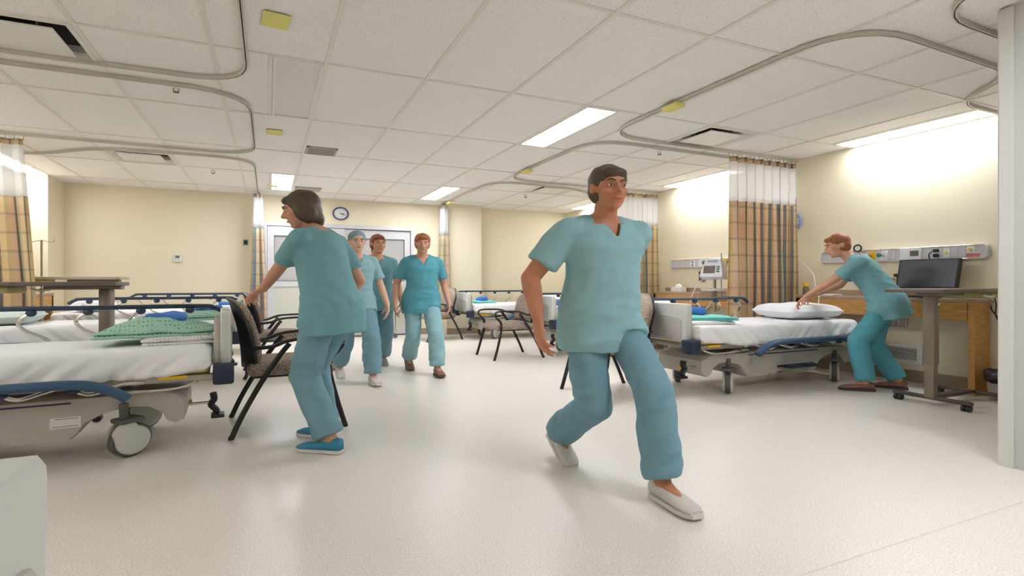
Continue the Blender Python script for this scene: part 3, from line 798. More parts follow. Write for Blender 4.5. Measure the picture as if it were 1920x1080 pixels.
    # casters
    for x in (0.42, 1.69):
        for y in (-0.285, 0.285):
            c = bpy.data.objects.new('caster', None); C.objects.link(c); c.parent = t
            c.location = (x * S, y * S, 0)
            c.rotation_euler = (0, 0, caster_yaw[0] if x < 1 else caster_yaw[1])
            MB().lathe([(0.066, -0.019), (0.094, -0.02), (0.1, -0.014), (0.1, 0.014), (0.094, 0.02), (0.066, 0.019)], (0, 0, 0.1), 'y', 28).build('tyre', 'rubber', c)
            hb = MB()
            for q in (-1, 1):
                pts = [(0.084 * math.cos(a), 0.084 * math.sin(a)) for a in [2 * math.pi * k / 24 for k in range(24)]]
                pts = [(x_ + (0.016 if (x_ > 0.02 and z_ > 0.0) else 0), z_ + (0.034 if z_ > 0.0 and x_ > 0.0 else 0.0)) for x_, z_ in pts]
                hb.loft([[Vector((x_, q * 0.018, 0.1 + z_)) for x_, z_ in pts], [Vector((x_, q * 0.031, 0.1 + z_)) for x_, z_ in pts], [Vector((x_ * 0.9, q * 0.037, 0.1 + z_ * 0.9)) for x_, z_ in pts]])
            hb.build('wheel_cover', 'hub', c, ang=30)
            MB().box(-0.05, 0.07, -0.05, 0.05, 0.205, 0.235, 0.012).cyl((0.03, 0, 0.23), (0.03, 0, 0.32), 0.02).build('fork', 'rubber', c)
    return t

BED_G = 'stretcher beds along the walls'
left = make_bed(1, (R(38), R(20)))
tag(left, 'hospital bed at front left with blue rail lowered and dotted green gown on it', 'bed', BED_G)
left.location = (-0.28, 4.24, 0); left.rotation_euler = (0, 0, R(184))
lab = MB().box(0.62, 0.74, 0.264, 0.2675, 0.20, 0.262).build('rating_label', 'paper', left, smooth=False)
m = MB()
for k, (a, bb) in enumerate(((0.63, 0.72), (0.63, 0.73))): m.box(a, bb, 0.267, 0.2685, 0.252 - 0.043 * k, 0.255 - 0.043 * k)
m.build('label_print', 'ink', lab, smooth=False)
def bed_copy(src, loc, label, rz):
    b = copy_tree(src); b.location = loc; b.rotation_euler = (0, 0, rz); b['label'] = label
    for ch in list(b.children):
        if ch.name.startswith('rating_label'):
            for g in list(ch.children): bpy.data.objects.remove(g)
            bpy.data.objects.remove(ch)
    return b
bedB = bed_copy(left, (-0.30, 6.65, 0), 'middle bed of the left row, behind the taupe table column', R(180))
bedC = bed_copy(left, (-0.22, 9.02, 0), 'farthest bed of the left row, near the thermostat wall', R(180))
bed0 = bed_copy(left, (-0.335, 0.64, 0), 'bed at bottom left corner showing only its pale footboard', R(180))
for ch in bed0.children:          # litter of this bed stands lower
    if ch.name.split('.')[0] in ('footboard', 'footboard_post', 'fitted_sheet', 'mattress', 'side_rail', 'litter_frame', 'litter_deck', 'corner_bumper', 'head_bar'):
        ch.location.z -= 0.06
        if ch.name.startswith('side_rail') and max(v.co.z for v in ch.data.vertices) > 0.7: ch.location.x += 0.6
right = make_bed(-1, (R(42), R(35)))
tag(right, 'hospital bed at right whose pillow the bending nurse is arranging', 'bed', BED_G)
right.location = (3.42, 4.07, 0)
bedR2 = bed_copy(right, (3.55, 6.80, 0), 'middle bed of the right row, behind the walking man', 0)
bedR3 = bed_copy(right, (3.30, 9.47, 0), 'farthest bed of the right row, by the cream pier', 0)

# ------------------------------------------------------------------ linen and pillows
def pillow(loc, rz, size, mat, label, seed, pitch=0.0):
    L, Wd, H = size
    def d(p, n, q):
        e = (1 - abs(q.x) ** 3) * (1 - abs(q.y) ** 3); k = 0.25 + 0.75 * max(0, e) ** 0.5
        p = Vector((p.x * (1 - 0.06 * (1 - abs(q.y))), p.y * (1 - 0.06 * (1 - abs(q.x))), p.z * k))
        p.z += 0.012 * noise.noise(Vector((p.x * 7, p.y * 7, seed))) * k
        return p
    m = soft_box(-L / 2, L / 2, -Wd / 2, Wd / 2, -H / 2, H / 2, H * 0.45, 22, 22, 4, d)
    zmin = min(v.z for v in m.v)
    m.xform(Matrix.Rotation(pitch, 4, 'Y'))
    o = m.build('pillow', mat, ang=180); tag(o, label, 'pillow', 'bed pillows')
    o.location = (loc[0], loc[1], loc[2] - min(v.z for v in m.v) - 0.004); o.rotation_euler = (0, 0, rz)
    return o
pillow((-2.22, 6.62, 0.643), R(5), (0.36, 0.58, 0.15), 'pillow_green', 'pale green pillow on the middle bed of the left row', 1.0)
pillow((-2.16, 9.0, 0.643), R(-4), (0.36, 0.56, 0.15), 'pillow', 'white pillow on the farthest left bed', 2.0)
pillow((5.28, 4.06, 0.643), R(-6), (0.64, 0.52, 0.17), 'pillow', 'white pillow under the hands of the bending nurse', 3.0)
pillow((5.46, 6.8, 0.643), R(0), (0.36, 0.56, 0.15), 'pillow', 'white pillow on the middle bed of the right row', 4.0)
pillow((5.22, 9.47, 0.643), R(0), (0.36, 0.56, 0.15), 'pillow', 'white pillow on the farthest right bed', 5.0)

def folded(name, loc, rz, size, mat, label, cat, seed, crumple=0.012, layers=2, skew=0.0, group=None, dome=0.0):
    L, Wd, H = size; m = MB()
    for k in range(layers):
        h0, h1 = H * k / layers, H * (k + 1) / layers
        sh = Vector((noise.noise(Vector((k, seed, 0))) * 0.025, noise.noise(Vector((k, seed, 3))) * 0.02, 0))
        def d(p, n, q, k=k):
            e = max(abs(q.x), abs(q.y))
            f = noise.noise(Vector((p.x * 8, p.y * 8, seed + k * 3)))
            p = p + sh + Vector((skew * p.y, 0, 0))
            p.z += crumple * f + crumple * 0.4 * noise.noise(Vector((p.x * 22, p.y * 22, seed))) - 0.35 * H * max(0, e - 0.72)
            if dome: p.z *= (1 - dome * max(0, min(1, (p.x / L * 2) ** 2 + (p.y / Wd * 2) ** 2)))
            p.x += 0.02 * noise.noise(Vector((p.y * 9, seed, 1))); p.y += 0.02 * noise.noise(Vector((p.x * 9, seed, 7)))
            p.z = max(p.z, 0.0 + 0.001 * k)
            return p
        mm = soft_box(-L / 2, L / 2, -Wd / 2, Wd / 2, h0, h1, min(h1 - h0, L, Wd) * 0.45, 22, 22, 3, d)
        m.add(mm.v, mm.f)
    o = m.build(name, mat, ang=180); tag(o, label, cat, group)
    o.location = loc; o.rotation_euler = (0, 0, rz)
    return o
# left front bed: white gown, green gown, blue cover
ZS = 0.643
folded('folded_gown', (-0.54, 4.14, ZS), R(8), (0.34, 0.30, 0.05), 'gown_white', 'white dotted gown folded under green gown, front left bed', 'gown', 1.1, 0.006, 2, group='folded gowns')
folded('crumpled_gown', (-0.66, 4.24, ZS + 0.045), R(10), (0.54, 0.42, 0.125), 'gown_green', 'green dotted gown heaped on the front left bed', 'gown', 2.3, 0.022, 2, 0.2, group='folded gowns', dome=0.62)
folded('shoe_cover', (-0.62, 4.26, ZS + 0.145), R(-6), (0.20, 0.15, 0.045), 'blue_cloth', 'bright blue cover lying on the green gown, front left bed', 'cover', 3.7, 0.018, 1, group='blue covers')
folded('crumpled_gown', (-0.60, 6.62, ZS), R(4), (0.42, 0.38, 0.12), 'gown_green', 'green dotted gown on the middle left bed', 'gown', 4.3, 0.016, 2, group='folded gowns', dome=0.5)
folded('shoe_cover', (-0.60, 6.60, ZS + 0.10), R(10), (0.22, 0.14, 0.05), 'blue_cloth', 'bright blue cover on gown, middle left bed', 'cover', 5.7, 0.018, 1, group='blue covers')
folded('folded_gown', (-0.52, 9.02, ZS), R(4), (0.34, 0.32, 0.06), 'gown_white', 'white dotted gown on the farthest left bed', 'gown', 6.3, 0.01, 2, group='folded gowns')
folded('shoe_cover', (-0.54, 8.98, ZS + 0.06), R(10), (0.22, 0.14, 0.05), 'blue_cloth', 'bright blue cover on white gown, farthest left bed', 'cover', 7.7, 0.018, 1, group='blue covers')
folded('folded_towel', (3.78, 4.06, ZS), R(-4), (0.46, 0.50, 0.035), 'sheet', 'white folded sheet under turquoise gown, near right bed', 'sheet', 8.1, 0.004, 1)
folded('folded_gown', (3.84, 4.03, ZS + 0.036), R(-24), (0.50, 0.40, 0.035), 'teal_cloth', 'plain turquoise gown folded on the near right bed', 'gown', 8.3, 0.008, 2, group='folded gowns')
folded('shoe_cover', (3.79, 4.24, ZS + 0.07), R(-20), (0.38, 0.20, 0.075), 'blue_cloth', 'bright blue cover beside turquoise gown, near right bed', 'cover', 9.7, 0.022, 1, group='blue covers')
folded('folded_gown', (3.87, 6.78, ZS), R(0), (0.36, 0.34, 0.06), 'gown_white', 'white dotted gown on the middle right bed', 'gown', 10.3, 0.012, 2, group='folded gowns')
folded('shoe_cover', (3.85, 6.82, ZS + 0.06), R(15), (0.26, 0.18, 0.08), 'blue_cloth', 'bright blue cover on white gown, middle right bed', 'cover', 11.7, 0.022, 1, group='blue covers')
folded('folded_gown', (3.69, 9.44, ZS), R(0), (0.34, 0.32, 0.05), 'teal_cloth', 'plain turquoise gown on the farthest right bed', 'gown', 12.3, 0.008, 2, group='folded gowns')
folded('shoe_cover', (3.65, 9.45, ZS + 0.05), R(15), (0.16, 0.14, 0.07), 'blue_cloth', 'bright blue cover on turquoise gown, farthest right bed', 'cover', 13.7, 0.018, 1, group='blue covers')

# ------------------------------------------------------------------ visitor chairs (local: faces +x)
def make_chair():
    t = bpy.data.objects.new('visitor_chair', None); C.objects.link(t)
    def d(p, n, q):
        e = (1 - abs(q.x) ** 4) * (1 - abs(q.y) ** 4)
        if q.z > 0: p.z += 0.016 * e
        if q.x > 0.2: p.z -= 0.03 * ((q.x - 0.2) / 0.8) ** 2 * (1 if q.z > 0 else 0.3)
        return p
    soft_box(-0.235, 0.265, -0.245, 0.245, 0.392, 0.478, 0.040, 20, 18, 4, d).build('seat', 'fabric', t, ang=180)
    MB().box(-0.20, 0.20, -0.20, 0.20, 0.376, 0.396, 0.006, 1).build('seat_pan', 'shell', t)
    # curved padded back, arched top
    def back(x_off, thick, shrink, za, zb):
        m = MB(); nu, nv = 16, 12
        def P(a, v, front):
            z = za + (zb - za) * v
            wd = 0.235 * (1.0 - 0.10 * (1 - v) ** 1.5) * shrink
            arch = 1.0 - max(0, (v - 0.72) / 0.28) ** 2 * 0.22
            y = a * wd * arch
            zz = z - 0.085 * abs(a) ** 2.6 * v
            x = -0.225 - 0.075 * v - 0.03 * math.sin(v * math.pi) * -0.6 + 0.072 * a * a + x_off - 0.02
            puff = thick * (1 - abs(a) ** 6) ** 0.5 * (1 - (2 * v - 1) ** 8) ** 0.5
            return Vector((x + (puff if front else 0.0), y, zz))
        for front in (True, False):
            vs = [P(i / nu * 2 - 1, j / nv, front) for i in range(nu + 1) for j in range(nv + 1)]
            m.add(vs, [(i * (nv + 1) + j, (i + 1) * (nv + 1) + j, (i + 1) * (nv + 1) + j + 1, i * (nv + 1) + j + 1) for i in range(nu) for j in range(nv)])
        b = bmesh.new(); vv = [b.verts.new(v) for v in m.v]
        for f in m.f: b.faces.new([vv[i] for i in f])
        bmesh.ops.remove_doubles(b, verts=list(b.verts), dist=1e-5); b.verts.index_update()
        m.v = [v.co.copy() for v in b.verts]; m.f = [tuple(v.index for v in f.verts) for f in b.faces]; b.free()
        return m, P
    m, P = back(0, 0.055, 1.0, 0.475, 0.93); m.build('backrest', 'fabric', t, ang=180)
    m2, P2 = back(-0.014, 0.0135, 0.985, 0.44, 0.922); m2.build('back_shell', 'shell', t, ang=180)
    edge = [P2(-1, v / 12, False) for v in range(13)] + [P2(-1 + 2 * k / 16, 1, False) for k in range(1, 17)] + [P2(1, v / 12, False) for v in range(11, -1, -1)]
    MB().tube(edge, 0.009, 8).build('back_trim', 'chairframe', t)
    MB().box(-0.24, -0.16, -0.16, 0.16, 0.395, 0.50, 0.01).build('back_bracket', 'shell', t)
    for s in (-1, 1):
        y = 0.262 * s
        fl = cr([(0.305, y * 1.06, 0), (0.255, y * 1.04, 0.20), (0.215, y, 0.40), (0.222, y, 0.50), (0.268, y, 0.555)], 6)
        MB().tube(fl, 0.0125, 10, flat=(0.0105, 0.016)).build('leg', 'chairframe', t)
        rl = cr([(-0.315, y * 1.06, 0), (-0.25, y * 1.05, 0.17), (-0.15, y, 0.38), (-0.06, y, 0.54), (-0.01, y, 0.615)], 6)
        MB().tube(rl, 0.0125, 10, flat=(0.0105, 0.016)).build('leg', 'chairframe', t)
        ar = cr([(0.268, y, 0.55), (0.292, y, 0.595), (0.272, y, 0.637), (0.20, y, 0.648), (0.05, y, 0.645), (-0.03, y, 0.63), (-0.10, y * 0.97, 0.60), (-0.20, y * 0.86, 0.585)], 6)
        arm = MB().tube(ar, 0.016, 10, flat=(0.0185, 0.013)).build('armrest', 'chairframe', t)
        MB().cyl((0.2, y, 0.425), (0.2, 0.235 * s, 0.425), 0.009).cyl((-0.12, y, 0.425), (-0.12, 0.23 * s, 0.425), 0.009).build('seat_mount', 'chairframe', t)
        for x in (0.303, -0.313):
            MB().cyl((x, y * 1.06, -0.0), (x, y * 1.06, 0.022), 0.0155).build('foot_cap', 'black', t)
    return t
ch = make_chair(); CH_G = 'armchairs set at bed feet'
tag(ch, 'taupe visitor armchair whose back the dark-haired nurse is holding', 'chair', CH_G)
ch.location = (0.13, 4.33, 0); ch.rotation_euler = (0, 0, R(3))
for loc, rz, lb in (((0.13, 6.74, 0), R(2), 'taupe visitor armchair behind the held chair, at foot of middle left bed'),
                    ((2.96, 4.22, 0), R(180), 'taupe visitor armchair at the foot of the near right bed'),
                    ((3.08, 6.87, 0), R(180), 'taupe visitor armchair standing clear, left of the walking man'),
                    ((2.76, 9.45, 0), R(196), 'taupe visitor armchair near the far right bunched curtain')):
    c = copy_tree(ch); c.location = loc; c.rotation_euler = (0, 0, rz); c['label'] = lb

# ------------------------------------------------------------------ overbed tables
def make_table(post_x, L, z, label, loc, rz, pale=False, tray=True):
    t = thing('overbed_table', label, 'table', loc, rz, 'overbed tables')
    MB().box(0, L, -0.19, 0.19, z - 0.032, z, 0.008).build('tabletop', 'tabletop_pale' if pale else 'tabletop', t)
    MB().box(post_x - 0.09, post_x + 0.32, -0.05, 0.05, z - 0.06, z - 0.032, 0.005, 1).build('top_support', 'tablepost', t)
    a = R(0)
    MB().box(post_x - 0.029, post_x + 0.029, -0.034, 0.034, 0.06, 0.36, 0.012).build('lower_column', 'tablepost', t)
    MB().box(post_x - 0.034, post_x + 0.034, -0.040, 0.040, 0.34, z - 0.055, 0.014).build('upper_column', 'tablepost', t)
    MB().cyl((post_x + 0.018, -0.044, z - 0.13), (post_x + 0.018, -0.038, z - 0.13), 0.012).build('column_knob', 'white_metal', t)
    MB().box(post_x + 0.46, L - 0.04, -0.15, 0.15, z - 0.085, z - 0.033, 0.01).build('drawer', 'drawer', t)
    MB().tube(cr([(post_x + 0.34, -0.16, z - 0.06), (post_x + 0.40, -0.17, z - 0.068), (post_x + 0.45, -0.17, z - 0.06)], 4), 0.009, 8).build('release_lever', 'paper', t)
    MB().box(post_x - 0.02, post_x + 0.52, -0.035, 0.035, 0.055, 0.085, 0.008).build('base_spine', 'tablebase', t)
    for x in (post_x, post_x + 0.52):
        MB().box(x - 0.022, x + 0.022, -0.25, 0.25, 0.05, 0.08, 0.008).build('base_bar', 'tablebase', t)
        for y in (-0.215, 0.215):
            c = MB().lathe([(0.012, -0.012), (0.024, -0.012), (0.026, -0.006), (0.026, 0.006), (0.024, 0.012), (0.012, 0.012)], (x, y - 0.014, 0.026), 'y', 16)
            c.lathe([(0.012, -0.012), (0.024, -0.012), (0.026, -0.006), (0.026, 0.006), (0.024, 0.012), (0.012, 0.012)], (x, y + 0.014, 0.026), 'y', 16)
            c.cyl((x, y, 0.02), (x, y, 0.055), 0.009)
            c.build('caster', 'black', t)
    return t
make_table(0.22, 0.86, 0.985, 'brown overbed table in front of the black monitor, at right', (4.84, 2.66, 0), 0)
tb = make_table(0.09, 1.10, 1.042, 'dark overbed table with broad column between the left beds', (-1.055, 5.18, 0), R(180))
for chd in tb.children:     # broad flat column
    if chd.name.split('.')[0] in ('upper_column', 'lower_column'): chd.scale = (1.0, 1.7, 1.0)
make_table(0.13, 0.72, 1.10, 'pale topped overbed table behind the dark one, left side', (-1.53, 7.62, 0), R(180), pale=True)
# ------------------------------------------------------------------ counters along the walls
def counter(x0, x1, y0, y1, front, label):
    """front = -1: faces the aisle at x0 (right wall); +1: faces at x1 (left wall)"""
    t = thing('wall_counter', label, 'counter', (x0, y0, 0), 0, 'wooden wall counters')
    W, L = x1 - x0, y1 - y0
    MB().box(-0.012 if front < 0 else 0, W + (0.012 if front > 0 else 0), -0.01, L, 0.852, 0.885, 0.004, 1).build('countertop', 'counter', t, scale=False)
    MB().box(W - 0.014 if front < 0 else 0, W if front < 0 else 0.014, 0, L, 0.885, 0.95).build('upstand', 'counter', t, scale=False, smooth=False)
    a = 0.0 if front < 0 else W - 0.022
    MB().box(a, a + 0.022, 0.06, L - 0.0, 0.685, 0.852, 0.002, 1).build('apron', 'wood', t, scale=False)
    MB().box(0, W - 0.016 if front < 0 else W, 0, 0.055, 0.0, 0.852, 0.003, 1).build('end_panel', 'wood', t, scale=False)
    MB().box(0, W - 0.016 if front < 0 else W, L - 0.055, L, 0.0, 0.852, 0.003, 1).build('end_panel', 'wood', t, scale=False)
    return t
counter(5.86, XR - 0.002, 2.70, 4.52, -1, 'wooden counter carrying the black monitor, right wall')
counter(5.86, XR - 0.002, 5.00, 7.18, -1, 'wooden counter with tissue box, beyond the wide curtain')
counter(5.86, XR - 0.002, 7.70, 9.90, -1, 'wooden counter at the head of the farthest right bed')
counter(XL + 0.014, -2.80, 7.75, 9.70, 1, 'wooden counter by the left pier, next to drip stand')

# ------------------------------------------------------------------ headwall service rails
def headrail(y0, y1, label):
    L = y1 - y0
    t = thing('service_rail', label, 'service rail', (XR, y0, 1.33), 0, 'headwall service rails')
    b = [Vector((0, 0, 0))]
    def pr(x, k):
        pts = []
        for cy, cz, a0 in ((0.035 + k, -0.033 + k, 180), (L - 0.035 - k, -0.033 + k, 270), (L - 0.035 - k, 0.033 - k, 0), (0.035 + k, 0.033 - k, 90)):
            for q in range(5):
                a = R(a0 + q * 22.5); pts.append(Vector((x, cy + 0.035 * math.cos(a), cz + 0.035 * math.sin(a))))
        return pts
    MB().loft([pr(-0.001, 0), pr(-0.05, 0), pr(-0.056, 0.006)]).build('rail_body', 'railbody', t, scale=False, ang=30)
    for z0 in (-0.068, 0.060): MB().box(-0.062, -0.05, 0.03, L - 0.03, z0, z0 + 0.008, 0.003, 1).build('rail_trim', 'chrome', t, scale=False)
    return t
def rail_plate(t, y0, y1, mat='paper', name='cover_plate', z0=-0.048, z1=0.048, x=-0.060):
    return MB().box(x, -0.054, y0, y1, z0, z1, 0.002, 1).build(name, mat, t, scale=False)
def gas(t, y, plate, knob, mat):
    p = MB().box(-0.066, -0.054, y - 0.04, y + 0.04, -0.05, 0.05, 0.004, 1).build('gas_outlet', plate, t, scale=False)
    MB().cyl((-0.066, y, 0.0), (-0.13, y, 0.0), 0.016).cyl((-0.11, y, 0.0), (-0.11, y, 0.07), 0.007).build('flow_fitting', 'chrome', p, scale=False)
    MB().cyl((-0.13, y, 0), (-0.15, y, 0), 0.022).build('valve_knob', knob, p, scale=False)
    return p
t = headrail(2.70, 4.35, 'service rail with yellow and green gas outlets above the monitor')
g = gas(t, 1.05, 'yellow', 'chrome', 0)
MB().tube([Vector((-0.11, 1.17 + 0.042 * math.cos(a), 0.09 + 0.036 * math.sin(a))) for a in [2 * math.pi * k / 20 for k in range(20)]], 0.009, 8, closed=True).build('gauge_ring', 'black', g, scale=False)
MB().lathe([(0.034, -0.112), (0.034, -0.105)], (0, 1.17, 0.09), 'x', 20).build('gauge_dial', 'clockface', g, scale=False)
MB().tube(cr([(-0.06, 1.05, 0.01), (-0.10, 1.12, 0.02), (-0.11, 1.17, 0.055)], 4), 0.006, 6).build('gauge_stem', 'chrome', g, scale=False)
gas(t, 0.92, 'device', 'green', 0)
for y0, y1 in ((0.80, 0.845), (0.85, 0.885)): rail_plate(t, y0, y1, 'railbody')
p = rail_plate(t, 0.55, 0.755, 'device', 'nurse_call_panel', -0.056, 0.056, -0.068)
sc_ = MB().box(-0.0705, -0.067, 0.575, 0.655, -0.02, 0.035).build('call_display', 'device_screen', p, scale=False, smooth=False)
for k, mt in enumerate(('red', 'green', 'green')):
    MB().box(-0.074, -0.070, 0.583 + 0.023 * (2 - k), 0.598 + 0.023 * (2 - k), 0.012, 0.028, 0.002, 1).build('call_button', mt, p, scale=False)
rail_plate(t, 0.46, 0.53, 'railbody')
s_ = rail_plate(t, 0.375, 0.455, 'device', 'power_socket')
for z in (-0.024, 0.024):
    MB().box(-0.092, -0.059, 0.39, 0.435, z - 0.016, z + 0.016, 0.006).build('plug', 'black', s_, scale=False)
MB().tube(cr([(-0.09, 0.43, 0.02), (-0.12, 0.45, -0.01), (-0.10, 0.455, -0.07), (-0.055, 0.45, -0.2)], 5), 0.005, 6).build('power_cord', 'black', s_, scale=False)
rail_plate(t, 0.30, 0.36); MB().cyl((-0.06, 0.33, 0), (-0.075, 0.33, 0), 0.01).build('brass_jack', 'yellow', t, scale=False)
rail_plate(t, 0.235, 0.285, 'railbody'); rail_plate(t, 0.17, 0.225, 'railbody')
q = rail_plate(t, 0.10, 0.16, 'paper', 'knob_plate', -0.01, 0.05)
MB().cyl((-0.06, 0.13, 0.02), (-0.08, 0.13, 0.02), 0.014).build('dial_knob', 'yellow', q, scale=False)
MB().box(-0.0578, -0.055, 0.062, 0.225, -0.042, -0.034).box(-0.0578, -0.055, 0.05, 0.20, -0.030, -0.020).box(-0.0578, -0.055, 0.062, 0.17, -0.053, -0.047).build('red_lettering', 'redink', t, scale=False, smooth=False)
MB().cyl((-0.054, 0.04, 0.0), (-0.062, 0.04, 0), 0.005).build('screw', 'steel', t, scale=False)
t = headrail(5.42, 7.0, 'service rail beyond the wide curtain, above tissue box')
for y0 in (1.43, 1.32, 1.21): rail_plate(t, y0, y0 + 0.09, 'railbody')
s_ = rail_plate(t, 1.02, 1.13, 'device', 'power_socket')
for z in (-0.024, 0.024): MB().box(-0.066, -0.059, 1.06, 1.09, z - 0.015, z + 0.015, 0.003, 1).build('socket_face', 'ink', s_, scale=False)
p = rail_plate(t, 0.76, 0.95, 'device', 'nurse_call_panel', -0.056, 0.056, -0.068)
MB().box(-0.0705, -0.067, 0.79, 0.86, -0.02, 0.035).build('call_display', 'device_screen', p, scale=False, smooth=False)
gas(t, 0.42, 'yellow', 'chrome', 0); gas(t, 0.28, 'device', 'green', 0)
t = headrail(8.05, 9.65, 'service rail at the farthest right bed, behind the walking man')
for y0 in (1.43, 1.25, 1.0): rail_plate(t, y0, y0 + 0.12, 'railbody')
gas(t, 0.45, 'yellow', 'chrome', 0)

# ------------------------------------------------------------------ things on the counter at right
t = thing('computer_monitor', 'black flat monitor tilted back on the wooden counter', 'monitor', (5.93, 3.12, 0.885), R(-90))
# local: x along the wall, +y? screen looks along -y after plan turn
T = Matrix.Rotation(R(-12), 4, 'X')
def tilt(m): 
    m.v = [Vector((0, 0, 0.22)) + (T.to_3x3() @ (v - Vector((0, 0, 0.22)))) for v in m.v]; return m
tilt(MB().box(-0.228, 0.228, -0.018, 0.018, 0.085, 0.385, 0.006)).build('monitor_case', 'monitor', t)
tilt(MB().box(-0.212, 0.212, -0.0195, -0.0165, 0.102, 0.370)).build('screen', 'screen', t, smooth=False)
tilt(MB().box(-0.09, 0.09, 0.018, 0.034, 0.14, 0.30, 0.008)).build('monitor_back', 'monitor', t)
MB().box(-0.035, 0.035, 0.02, 0.04, 0.005, 0.2, 0.006).build('monitor_neck', 'monitor', t)
MB().lathe([(0.0, 0.0), (0.09, 0.0), (0.09, 0.008), (0.04, 0.016), (0.0, 0.016)], (0, 0.01, 0)).build('monitor_foot', 'monitor', t)
t.rotation_euler = (0, 0, R(-90 + 0))
t = thing('keyboard', 'black keyboard on the counter behind the brown table', 'keyboard', (5.91, 3.38, 0.885), R(-90))
MB().box(-0.2, 0.2, -0.04, 0.04, 0, 0.018, 0.005).build('keyboard_case', 'black', t)
km = MB()
for r_ in range(5):
    for k in range(15): km.box(-0.19 + k * 0.0255, -0.169 + k * 0.0255, -0.036 + r_ * 0.0145, -0.024 + r_ * 0.0145, 0.018, 0.024)
o = km.build('keys', 'ink', t, smooth=False); o['kind'] = 'stuff'
t = thing('wall_phone', 'grey speaker box standing beside the monitor on its dark cradle', 'speaker', (6.045, 3.52, 0.885), R(-90))
MB().box(-0.05, 0.05, -0.04, 0.045, 0.0, 0.06, 0.01).build('cradle', 'black', t)
MB().box(-0.05, 0.05, -0.035, 0.035, 0.055, 0.21, 0.008).build('speaker_box', 'drawer', t)
MB().box(-0.04, 0.04, -0.039, -0.034, 0.068, 0.198, 0.003, 1).build('speaker_grille', 'device_screen', t)
MB().box(0.02, 0.07, -0.02, 0.04, 0.20, 0.245, 0.008).build('speaker_clip', 'black', t)
t = thing('wall_dock', 'dark square wall box with cable near the bending nurse', 'wall box', (XR - 0.001, 3.84, 1.07), R(-90))
MB().box(-0.085, 0.085, -0.03, 0.0, -0.065, 0.065, 0.006).build('dock_box', 'black', t)
MB().box(-0.08, -0.005, -0.033, -0.028, -0.06, 0.06, 0.003, 1).build('dock_plate', 'device_screen', t)
MB().cyl((0.045, -0.03, 0.01), (0.045, -0.045, 0.01), 0.018).build('dock_knob', 'ink', t)
MB().tube(cr([(-0.03, -0.03, -0.06), (0.0, -0.05, -0.10), (0.06, -0.05, -0.15), (0.12, -0.045, -0.175)], 5), 0.006, 6).build('dock_cable', 'black', t)
tag(MB().tube([Vector(p) for p in cr([(5.80, 3.37, 0.90), (5.76, 3.42, 0.86), (5.70, 3.5, 0.74), (5.66, 3.56, 0.62), (5.60, 3.63, 0.54), (5.58, 3.65, 0.44)], 6)], 0.006, 6).build('call_cord', 'device', scale=False), 'white cord hanging from counter edge behind the nurse', 'cord')
tag(MB().tube([Vector(p) for p in cr([(XR - 0.06, 4.80, 1.30), (6.05, 4.60, 1.29), (5.9, 4.33, 1.15), (5.80, 4.22, 1.0), (5.72, 4.12, 0.92), (5.66, 4.08, 0.80), (5.62, 4.05, 0.72)], 6)], 0.005, 6).build('call_cord', 'device', scale=False), 'white cord looping down onto the pillow by the curtain', 'cord')
t = thing('paper_stack', 'loose white papers on the counter behind the pillow', 'papers', (5.98, 4.2, 0.885), R(-86))
for k in range(4):
    MB().box(-0.11, 0.11, -0.07, 0.07, 0.004 * k, 0.004 * k + 0.0035, rot=Matrix.Rotation(R(7 * k - 9), 3, 'Z')).build('paper_sheet', 'paper', t, smooth=False)
t = thing('disinfectant_bottle', 'dark bottle with yellow cap between curtain and counter', 'bottle', (5.93, 4.44, 0.885))
MB().lathe([(0.0, 0), (0.028, 0), (0.03, 0.01), (0.03, 0.085), (0.018, 0.1), (0.018, 0.11), (0, 0.11)]).build('bottle_body', 'tablepost', t)
MB().lathe([(0.0, 0.105), (0.026, 0.105), (0.028, 0.12), (0.028, 0.145), (0.0, 0.15)]).build('bottle_cap', 'yellow', t)
t = thing('tissue_box', 'cream tissue box on the counter left of the vital signs monitor', 'tissue box', (5.99, 6.72, 0.885), R(-92))
MB().box(-0.10, 0.10, -0.05, 0.05, 0, 0.075, 0.004, 1).build('box', 'paper', t)
mm = soft_box(-0.05, 0.05, -0.025, 0.025, 0.07, 0.12, 0.02, 12, 8, 6, lambda p, n, q: p + n * 0.014 * noise.noise(p * 40)); mm.build('tissue', 'sheet', t, ang=180)
# wall fittings
def wallbox(name, lb, cat, loc, rz, w, h, mats_, d=0.02):
    t = thing(name, lb, cat, loc, rz)
    MB().box(-w / 2, w / 2, -d, 0, -h / 2, h / 2, 0.004, 1).build('case', mats_[0], t)
    return t
t = wallbox('thermostat', 'white thermostat with small grey display on the far wall', 'thermostat', (-1.38, YB - 0.001, 1.435), 0, 0.105, 0.12, ('device',), 0.03)
MB().box(-0.028, 0.024, -0.033, -0.028, 0.005, 0.048).build('display', 'ink', t, smooth=False)
for k in range(3): MB().box(-0.03 + k * 0.022, -0.015 + k * 0.022, -0.034, -0.029, -0.03, -0.02, 0.002, 1).build('button', 'bedgrey', t)
t = wallbox('door_reader', 'small dark card reader left of the far doors', 'card reader', (-0.36, YB - 0.001, 1.735), 0, 0.07, 0.10, ('steel',), 0.012)
MB().box(-0.022, 0.022, -0.03, -0.011, -0.035, 0.035, 0.005).build('reader_face', 'navy', t)
t = wallbox('wall_outlet', 'grey double wall outlet beneath the right counter apron', 'outlet', (XR - 0.001, 3.50, 0.61), R(-90), 0.15, 0.095, ('steel',), 0.012)
for x in (-0.034, 0.034):
    MB().box(x - 0.022, x + 0.022, -0.016, -0.011, -0.034, 0.034, 0.004, 1).build('receptacle', 'bedgrey', t)
t = thing('wall_vent', 'white slatted wall vent low under the right counter', 'air vent', (XR - 0.001, 3.48, 0.285), R(-90))
